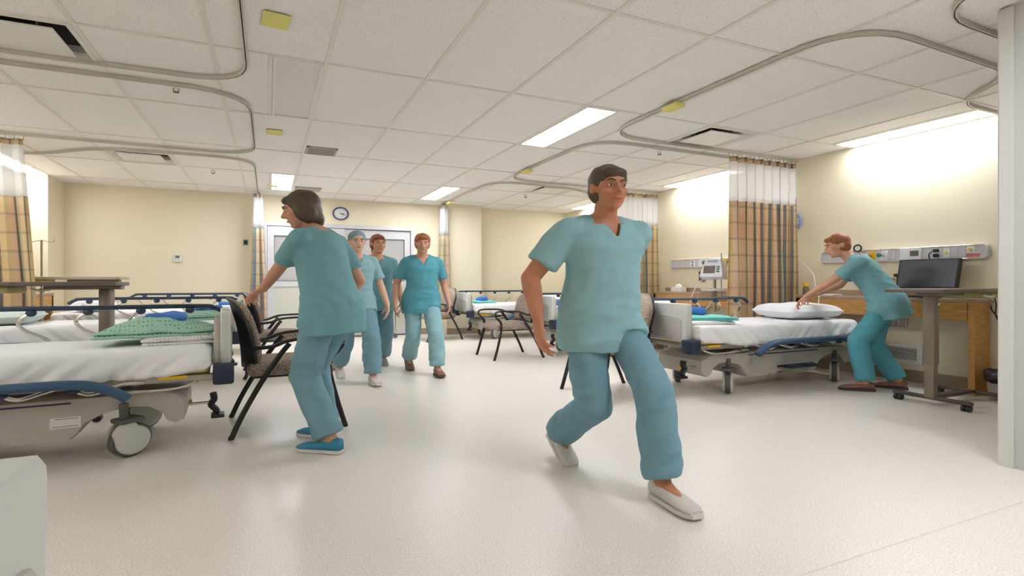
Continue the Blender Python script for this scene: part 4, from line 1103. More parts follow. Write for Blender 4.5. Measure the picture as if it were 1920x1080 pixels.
MB().box(-0.18, 0.18, -0.014, 0, 0.065, 0.105, 0.003, 1).box(-0.18, 0.18, -0.014, 0, -0.105, -0.065, 0.003, 1).box(-0.18, -0.135, -0.014, 0, -0.065, 0.065, 0.003, 1).box(0.135, 0.18, -0.014, 0, -0.065, 0.065, 0.003, 1).build('vent_frame', 'white_metal', t, ang=30)
MB().box(-0.135, 0.135, -0.003, -0.001, -0.065, 0.065).build('vent_back', 'dark', t, smooth=False)
sl = MB().box(-0.135, 0.135, -0.012, -0.004, -0.004, 0.004, rot=Matrix.Rotation(R(30), 3, 'X')).mesh('slat', M['white_metal'], True, False)
for k in range(7):
    o = link('slat', sl, t); o.location = (0, 0, -0.055 + 0.0183 * k)
t = wallbox('wall_intercom', 'grey wall box on right wall, left of the vital signs monitor', 'wall box', (XR - 0.001, 6.34, 1.13), R(-90), 0.09, 0.16, ('steel',), 0.03)
MB().box(-0.036, 0.036, -0.034, -0.029, 0.03, 0.07, 0.003, 1).build('display', 'dark', t)
MB().box(-0.032, 0.032, -0.034, -0.029, -0.07, 0.01, 0.003, 1).build('speaker_panel', 'device_screen', t)
tag(MB().tube([Vector(p) for p in cr([(6.10, 2.66, 0.90), (6.06, 2.63, 0.83), (6.03, 2.62, 0.74), (6.07, 2.60, 0.66), (6.09, 2.64, 0.73), (6.04, 2.66, 0.80), (6.10, 2.67, 0.87)], 6)], 0.006, 6).build('power_cord', 'black', scale=False), 'black cord dangling in a loop beside the wooden end panel', 'cord')
# clocks
def clock(lb, loc, rz, rim, r):
    t = thing('wall_clock', lb, 'clock', loc, rz)
    MB().tube([Vector((r * math.cos(a), -0.02, r * math.sin(a))) for a in [2 * math.pi * k / 32 for k in range(32)]], r * 0.12, 10, closed=True).build('clock_rim', rim, t)
    MB().lathe([(r * 0.99, -0.001), (r * 0.99, -0.016), (0, -0.016)], (0, 0, 0), 'y', 32).build('clock_face', 'clockface', t)
    tk = MB()
    for k in range(12):
        a = R(30 * k); tk.box(-0.003, 0.003, -0.0185, -0.0155, r * 0.72, r * 0.84)
        tk.v[-8:] = [Matrix.Rotation(a, 3, 'Y') @ v for v in tk.v[-8:]]
    tk.build('hour_marks', 'ink', t, smooth=False)
    for nm, L, wd, a in (('hour_hand', 0.45, 0.0055, 98), ('minute_hand', 0.68, 0.004, 112)):
        h = MB().box(-wd, wd, -0.021, -0.018, -r * 0.12, r * L); h.v = [Matrix.Rotation(R(a), 3, 'Y') @ v for v in h.v]
        h.build(nm, 'black', t, smooth=False)
    return t
clock('purple rimmed wall clock above the far doors', (1.235, YB - 0.001, 2.325), 0, 'clockrim', 0.112)
clock('blue rimmed wall clock half hidden behind the wide curtain', (XR - 0.001, 4.78, 1.815), R(-90), 'clockrim_blue', 0.115)

# ------------------------------------------------------------------ vital signs monitor on a roll stand
t = thing('vital_signs_monitor', 'white vital signs monitor on a roll stand with basket tray', 'medical monitor', (5.33, 5.30, 0), R(-70))
# local -y looks at the viewer
Tm = Matrix.Rotation(R(-14), 3, 'X')
def tl(m): m.v = [Vector((0, 0, 1.2)) + Tm @ (v - Vector((0, 0, 1.2))) for v in m.v]; return m
prof = [(-0.13, 1.08), (-0.135, 1.12), (-0.10, 1.29), (-0.085, 1.325), (-0.05, 1.34), (0.05, 1.34), (0.085, 1.325), (0.10, 1.29), (0.135, 1.12), (0.13, 1.08)]
tl(MB().loft([[Vector((x * k, y, 1.2 + (z - 1.2) * k)) for x, z in prof] for y, k in ((-0.075, 0.94), (-0.06, 1.0), (0.05, 1.0), (0.07, 0.9))])).build('monitor_body', 'device', t, ang=30)
tl(MB().box(-0.092, 0.04, -0.079, -0.074, 1.135, 1.235, 0.003, 1)).build('monitor_screen', 'device_screen', t)
tl(MB().box(-0.06, 0.06, -0.079, -0.073, 1.285, 1.31, 0.004, 1)).build('top_trim', 'device_blue', t)
b_ = MB()
for k in range(3): b_.box(0.055, 0.09, -0.079, -0.073, 1.15 + 0.03 * k, 1.17 + 0.03 * k, 0.004, 1)
tl(b_).build('side_buttons', 'green', t)
MB().loft([[Vector((a * math.cos(q), a * 0.72 * math.sin(q), z)) for q in [2 * math.pi * k / 24 for k in range(24)]] for a, z in ((0.14, 0.925), (0.165, 0.955), (0.15, 0.958), (0.13, 0.935))]).build('tray', 'device', t)
MB().box(-0.08, 0.04, -0.06, 0.04, 0.938, 0.96, 0.006).build('tray_pad', 'device_blue', t)
MB().cyl((0, 0.0, 0.1), (0, 0.0, 1.1), 0.016).build('stand_pole', 'steel', t)
MB().cyl((0.075, 0.0, 0.86), (0.075, 0.0, 1.42), 0.006).build('hook_pole', 'steel', t)
bk = MB()
for z, w_ in ((0.80, 0.12), (0.90, 0.13)):
    bk.tube([Vector((w_ * sx, 0.09 * sy, z)) for sx, sy in ((-1, -1), (1, -1), (1, 1), (-1, 1))], 0.005, 6, closed=True)
for k in range(9): bk.cyl((-0.12 + 0.03 * k, -0.09, 0.80), (-0.13 + 0.0325 * k, -0.09, 0.90), 0.003, n=6)
bk.box(-0.02, 0.02, -0.02, 0.02, 0.78, 0.92)
bk.build('wire_basket', 'tablepost', t, ang=30)
for k in range(5):
    a = R(72 * k + 20)
    lg = MB().tube([(0, 0, 0.11), (0.14 * math.cos(a), 0.14 * math.sin(a), 0.09), (0.25 * math.cos(a), 0.25 * math.sin(a), 0.075)], [0.022, 0.016, 0.013], 8).build('stand_leg', 'steel', t)
    MB().lathe([(0.01, -0.012), (0.026, -0.012), (0.028, 0), (0.026, 0.012), (0.01, 0.012)], (0.25 * math.cos(a), 0.25 * math.sin(a), 0.028), 'y', 14).cyl((0.25 * math.cos(a), 0.25 * math.sin(a), 0.05), (0.25 * math.cos(a), 0.25 * math.sin(a), 0.08), 0.008).build('caster', 'black', lg)
MB().tube(cr([(-0.10, -0.02, 1.10), (-0.17, -0.05, 1.02), (-0.22, -0.06, 0.90), (-0.26, -0.05, 0.76), (-0.2, -0.03, 0.62), (-0.08, -0.02, 0.70), (-0.03, 0, 0.80)], 6), 0.006, 6).build('sensor_cable', 'device', t)
# wastebasket at the column
t = thing('waste_bin', 'small bin with black liner beside the wooden end panel', 'bin', (5.89, 2.50, 0))
MB().lathe([(0.0, 0.0), (0.085, 0.0), (0.105, 0.24), (0.108, 0.25), (0.1, 0.25), (0.08, 0.02), (0, 0.02)]).build('bin_body', 'bin', t)
mm = MB().lathe([(0.10, 0.24), (0.112, 0.235), (0.115, 0.19), (0.112, 0.16), (0.119, 0.20), (0.118, 0.255), (0.10, 0.262), (0.085, 0.20)], n=28)
mm.v = [v + Vector((v.x, v.y, 0)).normalized() * 0.007 * noise.noise(v * 30) + Vector((0, 0, 0.015 * noise.noise(Vector((v.x * 20, v.y * 20, 3))))) for v in mm.v]
mm.build('bin_liner', 'bag', t, ang=180)
# drip stand at left
t = thing('drip_stand', 'chrome drip stand with small hook against the left pier', 'drip stand', (-2.50, 8.27, 0))
MB().cyl((0, 0, 0.08), (0, 0, 0.95), 0.014).cyl((0, 0, 0.93), (0, 0, 1.55), 0.010).build('pole', 'steel', t)
for s_ in (-1, 1):
    MB().tube(cr([(0, 0, 1.545), (0.045 * s_, 0, 1.535), (0.085 * s_, 0, 1.525), (0.10 * s_, 0, 1.545), (0.10 * s_, 0, 1.56)], 4), 0.005, 6).build('hook', 'chrome', t)
MB().lathe([(0.012, 0.92), (0.022, 0.92), (0.022, 0.96), (0.012, 0.96)]).build('height_collar', 'black', t)
for k in range(5):
    a = R(72 * k)
    lg = MB().tube([(0, 0, 0.10), (0.12 * math.cos(a), 0.12 * math.sin(a), 0.08), (0.19 * math.cos(a), 0.19 * math.sin(a), 0.06)], [0.016, 0.012, 0.01], 8).build('stand_leg', 'steel', t)
    MB().lathe([(0.008, -0.01), (0.022, -0.01), (0.024, 0), (0.022, 0.01), (0.008, 0.01)], (0.19 * math.cos(a), 0.19 * math.sin(a), 0.024), 'y', 12).cyl((0.19 * math.cos(a), 0.19 * math.sin(a), 0.04), (0.19 * math.cos(a), 0.19 * math.sin(a), 0.065), 0.007).build('caster', 'black', lg)
# wire trolley by the far doors
t = thing('wire_trolley', 'chrome wire trolley in front of the far right door leaf', 'trolley', (1.93, 10.12, 0), R(-4))
for sx in (-1, 1):
    for sy in (-1, 1): MB().cyl((0.19 * sx, 0.14 * sy, 0.07), (0.19 * sx, 0.14 * sy, 1.02), 0.011).build('post', 'chrome', t)
for z in (0.16, 0.52, 0.86):
    m = MB().tube([Vector((0.19 * sx, 0.14 * sy, z)) for sx, sy in ((-1, -1), (1, -1), (1, 1), (-1, 1))], 0.007, 6, closed=True)
    for k in range(9): m.cyl((-0.17 + 0.0425 * k, -0.14, z), (-0.17 + 0.0425 * k, 0.14, z), 0.003, n=6)
    m.build('wire_shelf', 'chrome', t)
for sx in (-1, 1):
    for sy in (-1, 1): MB().lathe([(0.01, -0.012), (0.034, -0.012), (0.036, 0), (0.034, 0.012), (0.01, 0.012)], (0.19 * sx, 0.14 * sy, 0.036), 'y', 14).cyl((0.19 * sx, 0.14 * sy, 0.055), (0.19 * sx, 0.14 * sy, 0.08), 0.012).build('caster', 'rubber', t)
t2 = thing('supply_bin', 'pale blue supply bin on top shelf of the wire trolley', 'bin', (1.93, 10.12, 0.868), R(-4))
MB().loft([[Vector((a * sx, b_2 * sy, z)) for sx, sy in ((-1, -1), (1, -1), (1, 1), (-1, 1))] for a, b_2, z in ((0.12, 0.08, 0), (0.14, 0.10, 0.1), (0.148, 0.108, 0.105), (0.13, 0.09, 0.103), (0.112, 0.075, 0.01))]).build('bin_tub', 'device_blue', t2, ang=20)
MB().box(-0.05, 0.05, -0.104, -0.098, 0.04, 0.075).build('bin_label', 'paper', t2, smooth=False)
t2 = thing('supply_box', 'grey supply carton on middle shelf of the wire trolley', 'box', (1.94, 10.12, 0.528), R(-4))
MB().box(-0.13, 0.10, -0.09, 0.09, 0, 0.17, 0.004, 1).build('carton', 'bedlight', t2)
MB().box(-0.06, 0.03, -0.093, -0.089, 0.05, 0.11).build('carton_label', 'device_blue', t2, smooth=False)
# ------------------------------------------------------------------ people
V = Vector
def ik(a, b, l1, l2, pole):
    d = b - a; D = d.length
    if D > (l1 + l2) * 0.999: b = a + d * ((l1 + l2) * 0.999 / D); d = b - a; D = d.length
    x = (l1 * l1 - l2 * l2 + D * D) / (2 * D); h = math.sqrt(max(0, l1 * l1 - x * x)); u = d / D
    p = pole - u * pole.dot(u); p.normalize()
    return a + u * x + p * h, b
def hand(mb, wrist, d, n, side, k, curl=0.5, spread=0.1, thumb=0.6):
    """wrist, finger direction d, palm normal n, side = towards the thumb"""
    d = d.normalized(); side = (side - d * side.dot(d)).normalized(); n = (n - d * n.dot(d) - side * n.dot(side)).normalized()
    knuck = []
    for i, (off, L) in enumerate(((0.030, 0.082), (0.011, 0.088), (-0.008, 0.084), (-0.026, 0.076))):
        kp = wrist + d * (L * k) + side * (off * k); knuck.append(kp)
        mb.capsule(wrist + side * (off * 0.55 * k) + d * 0.005, kp, 0.0165 * k, 0.0125 * k, 10, 3)
    for i, (kp, segs) in enumerate(zip(knuck, ((0.042, 0.026, 0.020), (0.046, 0.030, 0.021), (0.043, 0.028, 0.021), (0.034, 0.021, 0.018)))):
        ang = 0; p = kp; fd = (d + side * (spread * (1.2 - i * 0.8))).normalized()
        for j, L in enumerate(segs):
            ang += curl * (0.75 if j == 0 else 0.95) * (1 + 0.06 * i)
            q = p + (fd * math.cos(ang) + n * math.sin(ang)) * (L * k)
            mb.capsule(p, q, (0.0095 - 0.0008 * j) * k, (0.0088 - 0.001 * j) * k, 8, 3); p = q
    b0 = wrist + d * (0.022 * k) + side * (0.024 * k); b1 = b0 + (d * 0.55 + side * 0.75 + n * 0.25).normalized() * (0.042 * k)
    b2 = b1 + (d * 0.85 + side * (0.35 - thumb * 0.3) + n * (0.3 + 0.5 * thumb)).normalized() * (0.032 * k)
    b3 = b2 + (d * 0.9 + side * (0.1 - thumb * 0.4) + n * (0.3 + 0.6 * thumb)).normalized() * (0.025 * k)
    mb.capsule(b0, b1, 0.016 * k, 0.0115 * k, 8, 3); mb.capsule(b1, b2, 0.0112 * k, 0.010 * k, 8, 3); mb.capsule(b2, b3, 0.010 * k, 0.0085 * k, 8, 3)

def person(label, loc, rz, H, skin, top, trousers, hair, hairstyle, shoe, sole, pelvis, spine, look, hands, feet, female=True, twist=0.0, cap=False):
    """local frame: looks along +y, right hand at +x. hands: {'L':(wrist, pole, fingerdir, palm normal, curl)}, feet: {'L':(ankle xy z, toe yaw, heel pitch)}"""
    k = H / 1.70
    t = thing('person', label, 'person', loc, rz)
    up = V(spine).normalized(); rt = V((math.cos(twist), math.sin(twist), 0)); rt = (rt - up * rt.dot(up)).normalized(); fw = up.cross(rt).normalized()
    P = V(pelvis)
    hr = V((1, 0, 0)); hf = V((0, 1, 0))
    def sp(h, f=0.0, r=0.0):   # along a gently curved spine
        u = min(1, max(0, h / 0.5)); up_ = (V((0, 0, 1)) * (1 - u) * 0.45 + up * (1 - (1 - u) * 0.45)).normalized()
        a = (hr * (1 - u) + rt * u).normalized(); fx = up_.cross(a).normalized() if True else fw
        return P + up_ * (h * k) + a * (r * k) + fx * (f * k), a, up_.cross(a).normalized()
    sw = 0.158 if female else 0.178
    neck, _, _ = sp(0.52); 
    shR = sp(0.432, -0.01, sw)[0]; shL = sp(0.432, -0.01, -sw)[0]
    L = V(look).normalized(); hu = (V((0, 0, 1)) * 0.75 + up * 0.45); hu = (hu - L * hu.dot(L)).normalized(); hrx = L.cross(hu).normalized()
    nk = (up * 0.6 + hu * 0.5 + L * 0.18).normalized()
    hc = neck + nk * (0.145 * k) + L * (0.012 * k)
    body = MB()
    # torso
    prof = [(-0.10, 0.13, 0.085, 0), (-0.05, 0.162, 0.108, -0.012), (0.02, 0.165, 0.112, -0.012), (0.10, 0.14, 0.098, 0.0), (0.18, 0.128, 0.094, 0.006), (0.27, 0.14, 0.104, 0.010), (0.36, 0.152, 0.108, 0.008), (0.43, 0.15, 0.092, -0.004), (0.48, 0.105, 0.07, -0.012), (0.515, 0.06, 0.058, -0.004)]
    ws = 1.0 if female else 1.1
    def torso(mb, grow, h0, h1, flare=0.0, n=26, gf=None):
        rings = []
        for (h, a, b, f) in (prof if gf is None else [(-0.18, 0.172, 0.122, 0.0), (-0.12, 0.172, 0.122, -0.004), (-0.05, 0.168, 0.114, -0.010)] + prof[2:]):
            if h < h0 or h > h1: continue
            if not female: a = a * (1.0 if h < 0.05 else 1.13); 
            g = grow if gf is None else gf(h, grow)
            c, ar, af = sp(h, f); rings.append([c + ar * ((a + g) * k * math.cos(q)) + af * ((b + g) * k * math.sin(q)) for q in [2 * math.pi * i / n for i in range(n)]])
        mb.loft(rings)
    torso(body, 0, -1, 1)
    body.capsule(neck - up * 0.05 * k, hc - hu * 0.03 * k - L * 0.015 * k, 0.054 * k, 0.050 * k)
    # head and face
    ax = (hrx, L, hu)
    body.ell(hc + hu * 0.024 * k - L * 0.012 * k, (0.073 * k, 0.093 * k, 0.093 * k), ax, 22, 14)
    body.ell(hc - hu * 0.042 * k + L * 0.030 * k, (0.056 * k, 0.062 * k, 0.072 * k), ax, 20, 12)
    body.ell(hc - hu * 0.094 * k + L * 0.068 * k, (0.024 * k, 0.02 * k, 0.019 * k), ax)
    body.capsule(hc + L * 0.083 * k + hu * 0.018 * k, hc + L * 0.108 * k - hu * 0.022 * k, 0.008 * k, 0.0135 * k, 10)
    for s in (-1, 1):
        body.ell(hc + hrx * (0.074 * s * k) - L * 0.012 * k - hu * 0.004 * k, (0.010 * k, 0.020 * k, 0.031 * k), ax)
        body.ell(hc + hrx * (0.013 * s * k) + L * 0.094 * k - hu * 0.026 * k, (0.009 * k, 0.009 * k, 0.008 * k), ax, 10, 6)
        body.ell(hc + hrx * (0.036 * s * k) + L * 0.062 * k - hu * 0.022 * k, (0.024 * k, 0.022 * k, 0.022 * k), ax)
        body.ell(hc + hrx * (0.03 * s * k) + L * 0.078 * k + hu * 0.03 * k, (0.024 * k, 0.010 * k, 0.008 * k), ax)
    mouth = hc + L * 0.086 * k - hu * 0.058 * k
    body.ell(mouth, (0.020 * k, 0.010 * k, 0.009 * k), ax)
    # arms
    cloth = MB(); armj = {}
    for s, sh in (('R', shR), ('L', shL)):
        sg = 1 if s == 'R' else -1
        wr, pole, fd, pn, curl = hands[s]
        el, wr = ik(sh, V(wr), 0.285 * k, 0.25 * k, V(pole))
        armj[s] = (sh, el, wr)
        m_ = 1.0 if female else 1.15
        body.ell(sh - rt * (0.012 * sg * k), (0.054 * k * m_, 0.054 * k * m_, 0.054 * k * m_), (rt, fw, up))
        body.capsule(sp(0.50, -0.014, 0.03 * sg)[0], sh + up * 0.014 * k - rt * 0.02 * sg * k, 0.044 * k, 0.040 * k)
        cloth.capsule(sp(0.478, -0.014, 0.055 * sg)[0], sh + up * 0.012 * k - rt * 0.015 * sg * k, 0.056 * k, 0.060 * k)
        body.capsule(sh, el, 0.048 * k * m_, 0.037 * k * m_)
        mid = el.lerp(wr, 0.3)
        body.capsule(el, mid, 0.037 * k * m_, 0.037 * k * m_); body.capsule(mid, wr, 0.037 * k * m_, 0.0255 * k)
        fd = V(fd).normalized(); pn = V(pn)
        hand(body, wr, fd, pn, fd.cross(pn) * (-sg) if False else (pn.cross(fd) * sg), k * (1.0 if female else 1.08), curl)
        # sleeve
        dn = (el - sh).normalized(); e2 = sh + dn * (0.20 * k)
        cloth.ell(sh - rt * (0.022 * sg * k), (0.065 * k * m_, 0.067 * k * m_, 0.062 * k * m_), (rt, fw, up))
        cloth.capsule(sh - dn * 0.01 * k, e2, 0.060 * k * m_, 0.064 * k * m_, 18, 5, True)
    # legs
    pants = MB(); hips = {'R': P + hr * (0.088 * k) - V((0, 0, 0.035 * k)), 'L': P - hr * (0.088 * k) - V((0, 0, 0.035 * k))}
    for s in ('R', 'L'):
        an, yaw, pitch = feet[s][:3]
        kn, an = ik(hips[s], V(an), 0.425 * k, 0.415 * k, feet[s][3] if len(feet[s]) > 3 else V((math.sin(-yaw) * 0.3, 1, 0.15)))
        body.capsule(hips[s], kn, 0.082 * k, 0.054 * k); cm = kn.lerp(an, 0.3)
        body.capsule(kn, cm, 0.052 * k, 0.052 * k); body.capsule(cm, an, 0.052 * k, 0.034 * k)
        toe = V((-math.sin(yaw), math.cos(yaw), 0)); sidev = V((toe.y, -toe.x, 0))
        fd_ = (toe * math.cos(pitch) - V((0, 0, 1)) * math.sin(pitch)); fu = sidev.cross(fd_).normalized()
        base = an - fu * (0.078 * k)
        body.capsule(an, base + fd_ * 0.10 * k + fu * 0.035 * k, 0.033 * k, 0.026 * k)
        body.capsule(an - fu * 0.03 * k - fd_ * 0.02 * k, base + fd_ * 0.02 * k + fu * 0.035 * k, 0.03 * k, 0.03 * k)
        # trousers: wide straight legs
        g = 0.016
        pants.capsule(hips[s], kn, 0.088 * k, 0.080 * k, 20, 6); hem = kn.lerp(an, 0.93)
        pants.capsule(kn, hem, 0.080 * k, 0.082 * k, 20, 6, True)
        cloth.capsule(hips[s] + V((0, 0, 0.02 * k)), hips[s].lerp(kn, 0.27), 0.106 * k, 0.106 * k, 20, 6, True)
        # shoe
        sh_ = MB(); rings = []
        for (x, wd, hgt, lo) in ((-0.062, 0.020, 0.055, 0.012), (-0.055, 0.031, 0.085, 0.010), (-0.02, 0.035, 0.092, 0.010), (0.03, 0.037, 0.085, 0.010), (0.08, 0.041, 0.066, 0.010), (0.13, 0.044, 0.052, 0.010), (0.17, 0.041, 0.042, 0.011), (0.195, 0.028, 0.030, 0.013)):
            c0 = base + fd_ * (x * k)
            rings.append([c0 + sidev * (wd * k * math.copysign(abs(math.cos(q)) ** 0.75, math.cos(q))) + fu * (k * (lo + (hgt - lo) * (0.5 + 0.5 * math.sin(q)))) for q in [2 * math.pi * i / 16 for i in range(16)]])
        sh_.loft(rings); so = sh_.build('shoe', shoe, t, ang=60)
        pl = [(-0.068, 0.018), (-0.055, 0.033), (0.0, 0.038), (0.06, 0.041), (0.13, 0.047), (0.175, 0.042), (0.203, 0.024)]
        outl = [(x, w) for x, w in pl] + [(x, -w) for x, w in reversed(pl)]
        sm_ = MB().loft([[base + fd_ * (x * k) + sidev * (w * k) + fu * (z * k) for x, w in outl] for z in (0.0, 0.018)])
        sm_.build('sole', sole, so, ang=30)
    bm = remeshed(body, 0.0075, 4)
    bm.build('body', skin, t, ang=180)
    # scrub top
    gf = lambda h, g: g + (0.013 if h < -0.08 else 0.020 if h < 0.05 else 0.018 if h < 0.2 else 0.004)
    torso(cloth, 0.017, -1, 0.49, gf=gf)
    def wr_(sc, am, seed):
        def rg(v): return 0.45 - abs(noise.noise(V((v.x * 7 + v.z * 5 + seed, v.y * 7 - v.z * 4, v.z * 11)))) * 1.7
        return lambda v: am * 0.55 * rg(v) + 0.7 * am * (noise.noise(V((v.x * sc, v.y * sc, v.z * sc * 0.45 + seed))) + 0.5 * noise.noise(V((v.x * sc * 2.3 + v.z * 6, v.y * sc * 2.3, v.z * sc + seed))))
    nb, na, nf = sp(0.52)
    def vneck(c):
        q = c - nb; y = q.dot(nf); z = q.dot(up); x = abs(q.dot(na))
        return y > -0.02 * k and z > -0.115 * k and x < 0.058 * k * (1 + (z / k + 0.0) / 0.115) and z < 0.06 * k
    rm = remeshed(cloth, 0.009, 6, wr_(9, 0.011, loc[0]), vneck)
    so_ = rm.build('scrub_top', top, t, ang=180)
    md = so_.modifiers.new('thick', 'SOLIDIFY'); md.thickness = 0.004; md.offset = -1
    # chest pocket
    c0, a0, f0 = sp(0.33, 0.0, -0.07)
    # waist of the trousers
    rings = []
    for h, g in ((-0.115, 0.0), (-0.06, 0.004), (0.0, 0.004), (0.07, 0.0)):
        c, ar, af = sp(h, -0.01); a, b = 0.163 * k, 0.112 * k
        rings.append([c + ar * ((a + g) * math.cos(q)) + af * ((b + g) * math.sin(q)) for q in [2 * math.pi * i / 24 for i in range(24)]])
    pants.loft(rings)
    remeshed(pants, 0.0105, 5, wr_(8, 0.013, loc[1])).build('scrub_trousers', trousers, t, ang=180)
    # eyes, brows, mouth
    for s in (-1, 1):
        e = hc + hrx * (0.031 * s * k) + L * 0.0765 * k + hu * 0.008 * k
        eo = MB().ell(e, (0.0115 * k, 0.0085 * k, 0.0058 * k), ax, 12, 8).build('eye', 'eye', t)
        MB().ell(e + L * 0.0065 * k, (0.0055 * k, 0.0036 * k, 0.0052 * k), ax, 10, 6).build('iris', 'iris', eo)
        MB().tube([hc + hrx * (x * s * k) + L * (y * k) + hu * (z * k) for x, y, z in ((0.014, 0.089, 0.030), (0.030, 0.088, 0.036), (0.048, 0.074, 0.032))], [0.004 * k, 0.0045 * k, 0.003 * k], 6).build('eyebrow', hair, t)
    MB().ell(mouth + L * 0.006 * k, (0.019 * k, 0.0065 * k, 0.006 * k), ax, 12, 6).build('mouth', 'lip', t)
    # hair
    hm = MB()
    hm.ell(hc + hu * 0.040 * k - L * 0.022 * k, (0.083 * k, 0.097 * k, 0.088 * k), ax, 22, 14)
    if not cap:
        hm.ell(hc - L * 0.035 * k - hu * 0.01 * k, (0.081 * k, 0.073 * k, 0.085 * k), ax, 20, 12)
        hm.ell(hc + hu * 0.075 * k + L * 0.045 * k, (0.058 * k, 0.04 * k, 0.03 * k), ax, 16, 10)
        if hairstyle == 'bob':
            for s in (-1, 1): hm.ell(hc + hrx * (0.062 * s * k) - L * 0.016 * k - hu * 0.03 * k, (0.036 * k, 0.06 * k, 0.08 * k), ax)
            hm.ell(hc - L * 0.05 * k - hu * 0.07 * k, (0.070 * k, 0.050 * k, 0.07 * k), ax)
        if hairstyle == 'bun':
            hm.ell(hc - L * 0.128 * k + hu * 0.02 * k, (0.04 * k, 0.036 * k, 0.04 * k), ax)
        if hairstyle == 'tail':
            hm.capsule(hc - L * 0.11 * k + hu * 0.02 * k, hc - L * 0.14 * k - hu * 0.07 * k, 0.026 * k, 0.03 * k); hm.capsule(hc - L * 0.14 * k - hu * 0.07 * k, hc - L * 0.125 * k - hu * 0.18 * k, 0.03 * k, 0.012 * k)
    else:
        hm.ell(hc - L * 0.05 * k + hu * 0.0 * k, (0.076 * k, 0.07 * k, 0.07 * k), ax)
    sc2 = 30 if not cap else 16
    remeshed(hm, 0.008, 3, lambda v: 0.0045 * noise.noise(V((v.x * sc2, v.y * sc2, v.z * sc2 * 0.3)))).build('scrub_cap' if cap else 'hair', 'cap' if cap else hair, t, ang=180)
    if cap:   # tie band
        MB().tube([hc + hu * 0.012 * k - L * 0.02 * k + hrx * (0.083 * k * math.cos(q)) + L * (0.090 * k * math.sin(q)) + hu * (0.028 * math.sin(q) * k) for q in [2 * math.pi * i / 24 for i in range(24)]], 0.005 * k, 6, closed=True).build('cap_band', 'cap', t)
    return t

DOWN = V((0, 0, -1))
# nurse holding the chair at left: faces the left bed row, head bowed
person('dark-haired nurse in teal scrubs and blue trainers, hand on chair back', (0.33, 3.62, 0), R(46), 1.66, 'skin', 'scrub', 'scrub_trouser', 'hair_brown', 'bob', 'shoe_blue', 'sole',
       (0, -0.04, 0.885), (0.0, 0.22, 1), (-0.62, 0.80, -0.34),
       {'L': (V((0.02, 0.475, 0.955)), (-0.6, -0.2, -1), (0.12, 0.9, -0.40), (0.1, -0.4, -1), 0.55), 'R': (V((0.23, 0.10, 0.86)), (0.3, -1, 0), (0.0, 0.25, -1), (-1, 0, 0), 0.35)},
       {'L': (V((-0.10, -0.12, 0.08)), R(6), 0.0), 'R': (V((0.10, 0.08, 0.08)), R(-6), 0.0)})
# capped nurse walking towards the viewer
person('nurse in a grey scrub cap walking forward, hands at sides', (0.84, 5.86, 0), R(186), 1.60, 'skin_pale', 'scrub_light', 'scrub_trouser', 'hair_dark', 'short', 'shoe_white', 'sole',
       (0, 0, 0.845), (0.0, 0.05, 1), (0.05, 1, -0.12),
       {'L': (V((-0.25, 0.14, 0.80)), (-0.3, -1, 0), (0.05, 0.3, -1), (1, 0, 0), 0.35), 'R': (V((0.25, -0.10, 0.80)), (0.3, -1, 0), (0, -0.1, -1), (-1, 0, 0), 0.35)},
       {'L': (V((-0.09, 0.24, 0.08)), 0.0, R(-4)), 'R': (V((0.09, -0.26, 0.145)), 0.0, R(28))}, cap=True)
# auburn nurse half hidden behind
person('red-haired nurse in teal scrubs half hidden behind the capped nurse', (1.20, 6.62, 0), R(178), 1.63, 'skin', 'scrub', 'scrub_trouser', 'hair_red', 'tail', 'shoe_grey', 'sole',
       (0, 0, 0.865), (0.0, 0.04, 1), (-0.2, 1, -0.05),
       {'L': (V((-0.25, 0.02, 0.80)), (-0.3, -1, 0), (0.0, 0.1, -1), (1, 0, 0), 0.35), 'R': (V((0.25, 0.08, 0.80)), (0.3, -1, 0), (0, 0.2, -1), (-1, 0, 0), 0.35)},
       {'L': (V((-0.09, -0.18, 0.115)), 0.0, R(16)), 'R': (V((0.09, 0.18, 0.08)), 0.0, 0.0)})
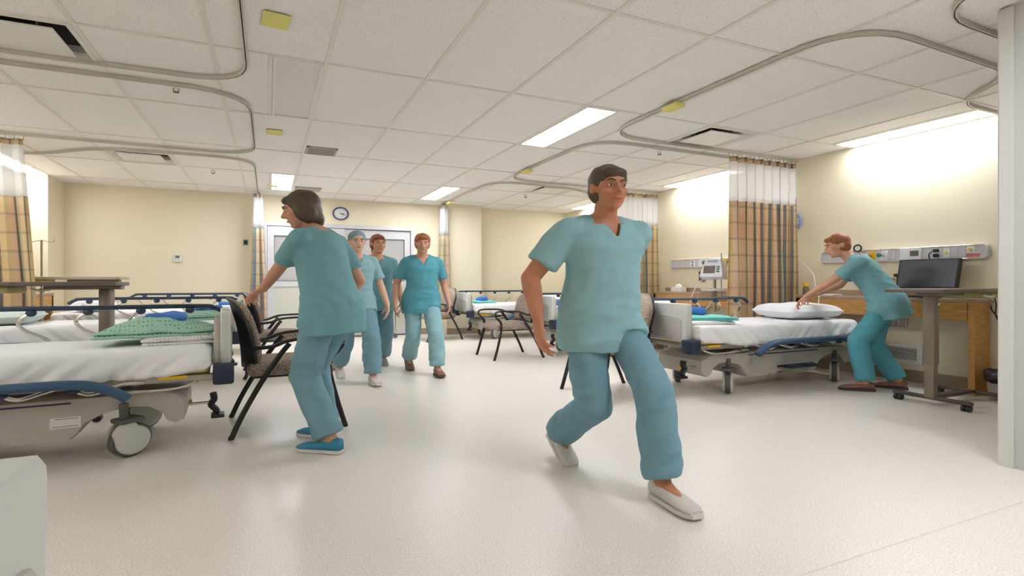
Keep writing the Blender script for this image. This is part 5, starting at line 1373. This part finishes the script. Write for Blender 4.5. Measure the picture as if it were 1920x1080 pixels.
# nurse right of them
person('auburn-haired nurse in deep teal scrubs walking beside the far doors', (1.62, 6.10, 0), R(176), 1.62, 'skin', 'scrub_deep', 'scrub_light', 'hair_auburn', 'tail', 'shoe_brown', 'sole_dark',
       (0, 0, 0.855), (0.0, 0.05, 1), (0.12, 1, -0.18),
       {'L': (V((-0.26, 0.05, 0.80)), (-0.3, -1, 0), (0.0, 0.2, -1), (1, 0, 0), 0.35), 'R': (V((0.26, 0.02, 0.80)), (0.3, -1, 0), (0, 0.1, -1), (-1, 0, 0), 0.35)},
       {'L': (V((-0.10, 0.26, 0.08)), 0.0, R(-4)), 'R': (V((0.09, -0.22, 0.135)), 0.0, R(24))})
# man walking in the middle
person('tall man in pale teal scrubs striding forward in the middle foreground', (1.65, 2.46, 0), R(177), 1.74, 'skin_tan', 'scrub_light', 'scrub_trouser', 'hair_brown', 'short', 'shoe_white', 'sole',
       (0, 0, 0.86), (0.0, 0.06, 1), (0.1, 1, -0.08),
       {'L': (V((-0.27, -0.22, 0.88)), (-0.2, -1, 0), (0.0, -0.3, -1), (1, 0, 0), 0.4), 'R': (V((0.37, 0.12, 0.86)), (0.5, -1, 0), (0.02, 0.2, -1), (-1, 0.1, 0), 0.4)},
       {'L': (V((-0.07, 0.36, 0.082)), 0.0, R(-3)), 'R': (V((0.08, -0.27, 0.15)), 0.0, R(28))}, female=False)
# nurse bending over the right bed
person('nurse with short auburn hair bending over the bed at right, hands on pillow', (5.33, 3.30, 0), R(36), 1.62, 'skin', 'scrub', 'scrub_deep', 'hair_auburn', 'short', 'shoe_brown', 'sole_dark',
       (0, -0.10, 0.86), (0.0, 0.50, 0.86), (-0.35, 0.95, -0.30),
       {'L': (V((-0.03, 0.46, 0.90)), (-0.7, -0.5, -0.5), (0.1, 0.6, -0.6), (0, -0.7, -0.7), 0.5), 'R': (V((0.20, 0.42, 0.90)), (0.7, -0.5, -0.5), (-0.1, 0.6, -0.6), (0, -0.7, -0.7), 0.5)},
       {'L': (V((-0.11, 0.04, 0.078)), R(8), 0.0), 'R': (V((0.11, -0.20, 0.078)), R(-8), 0.0)})
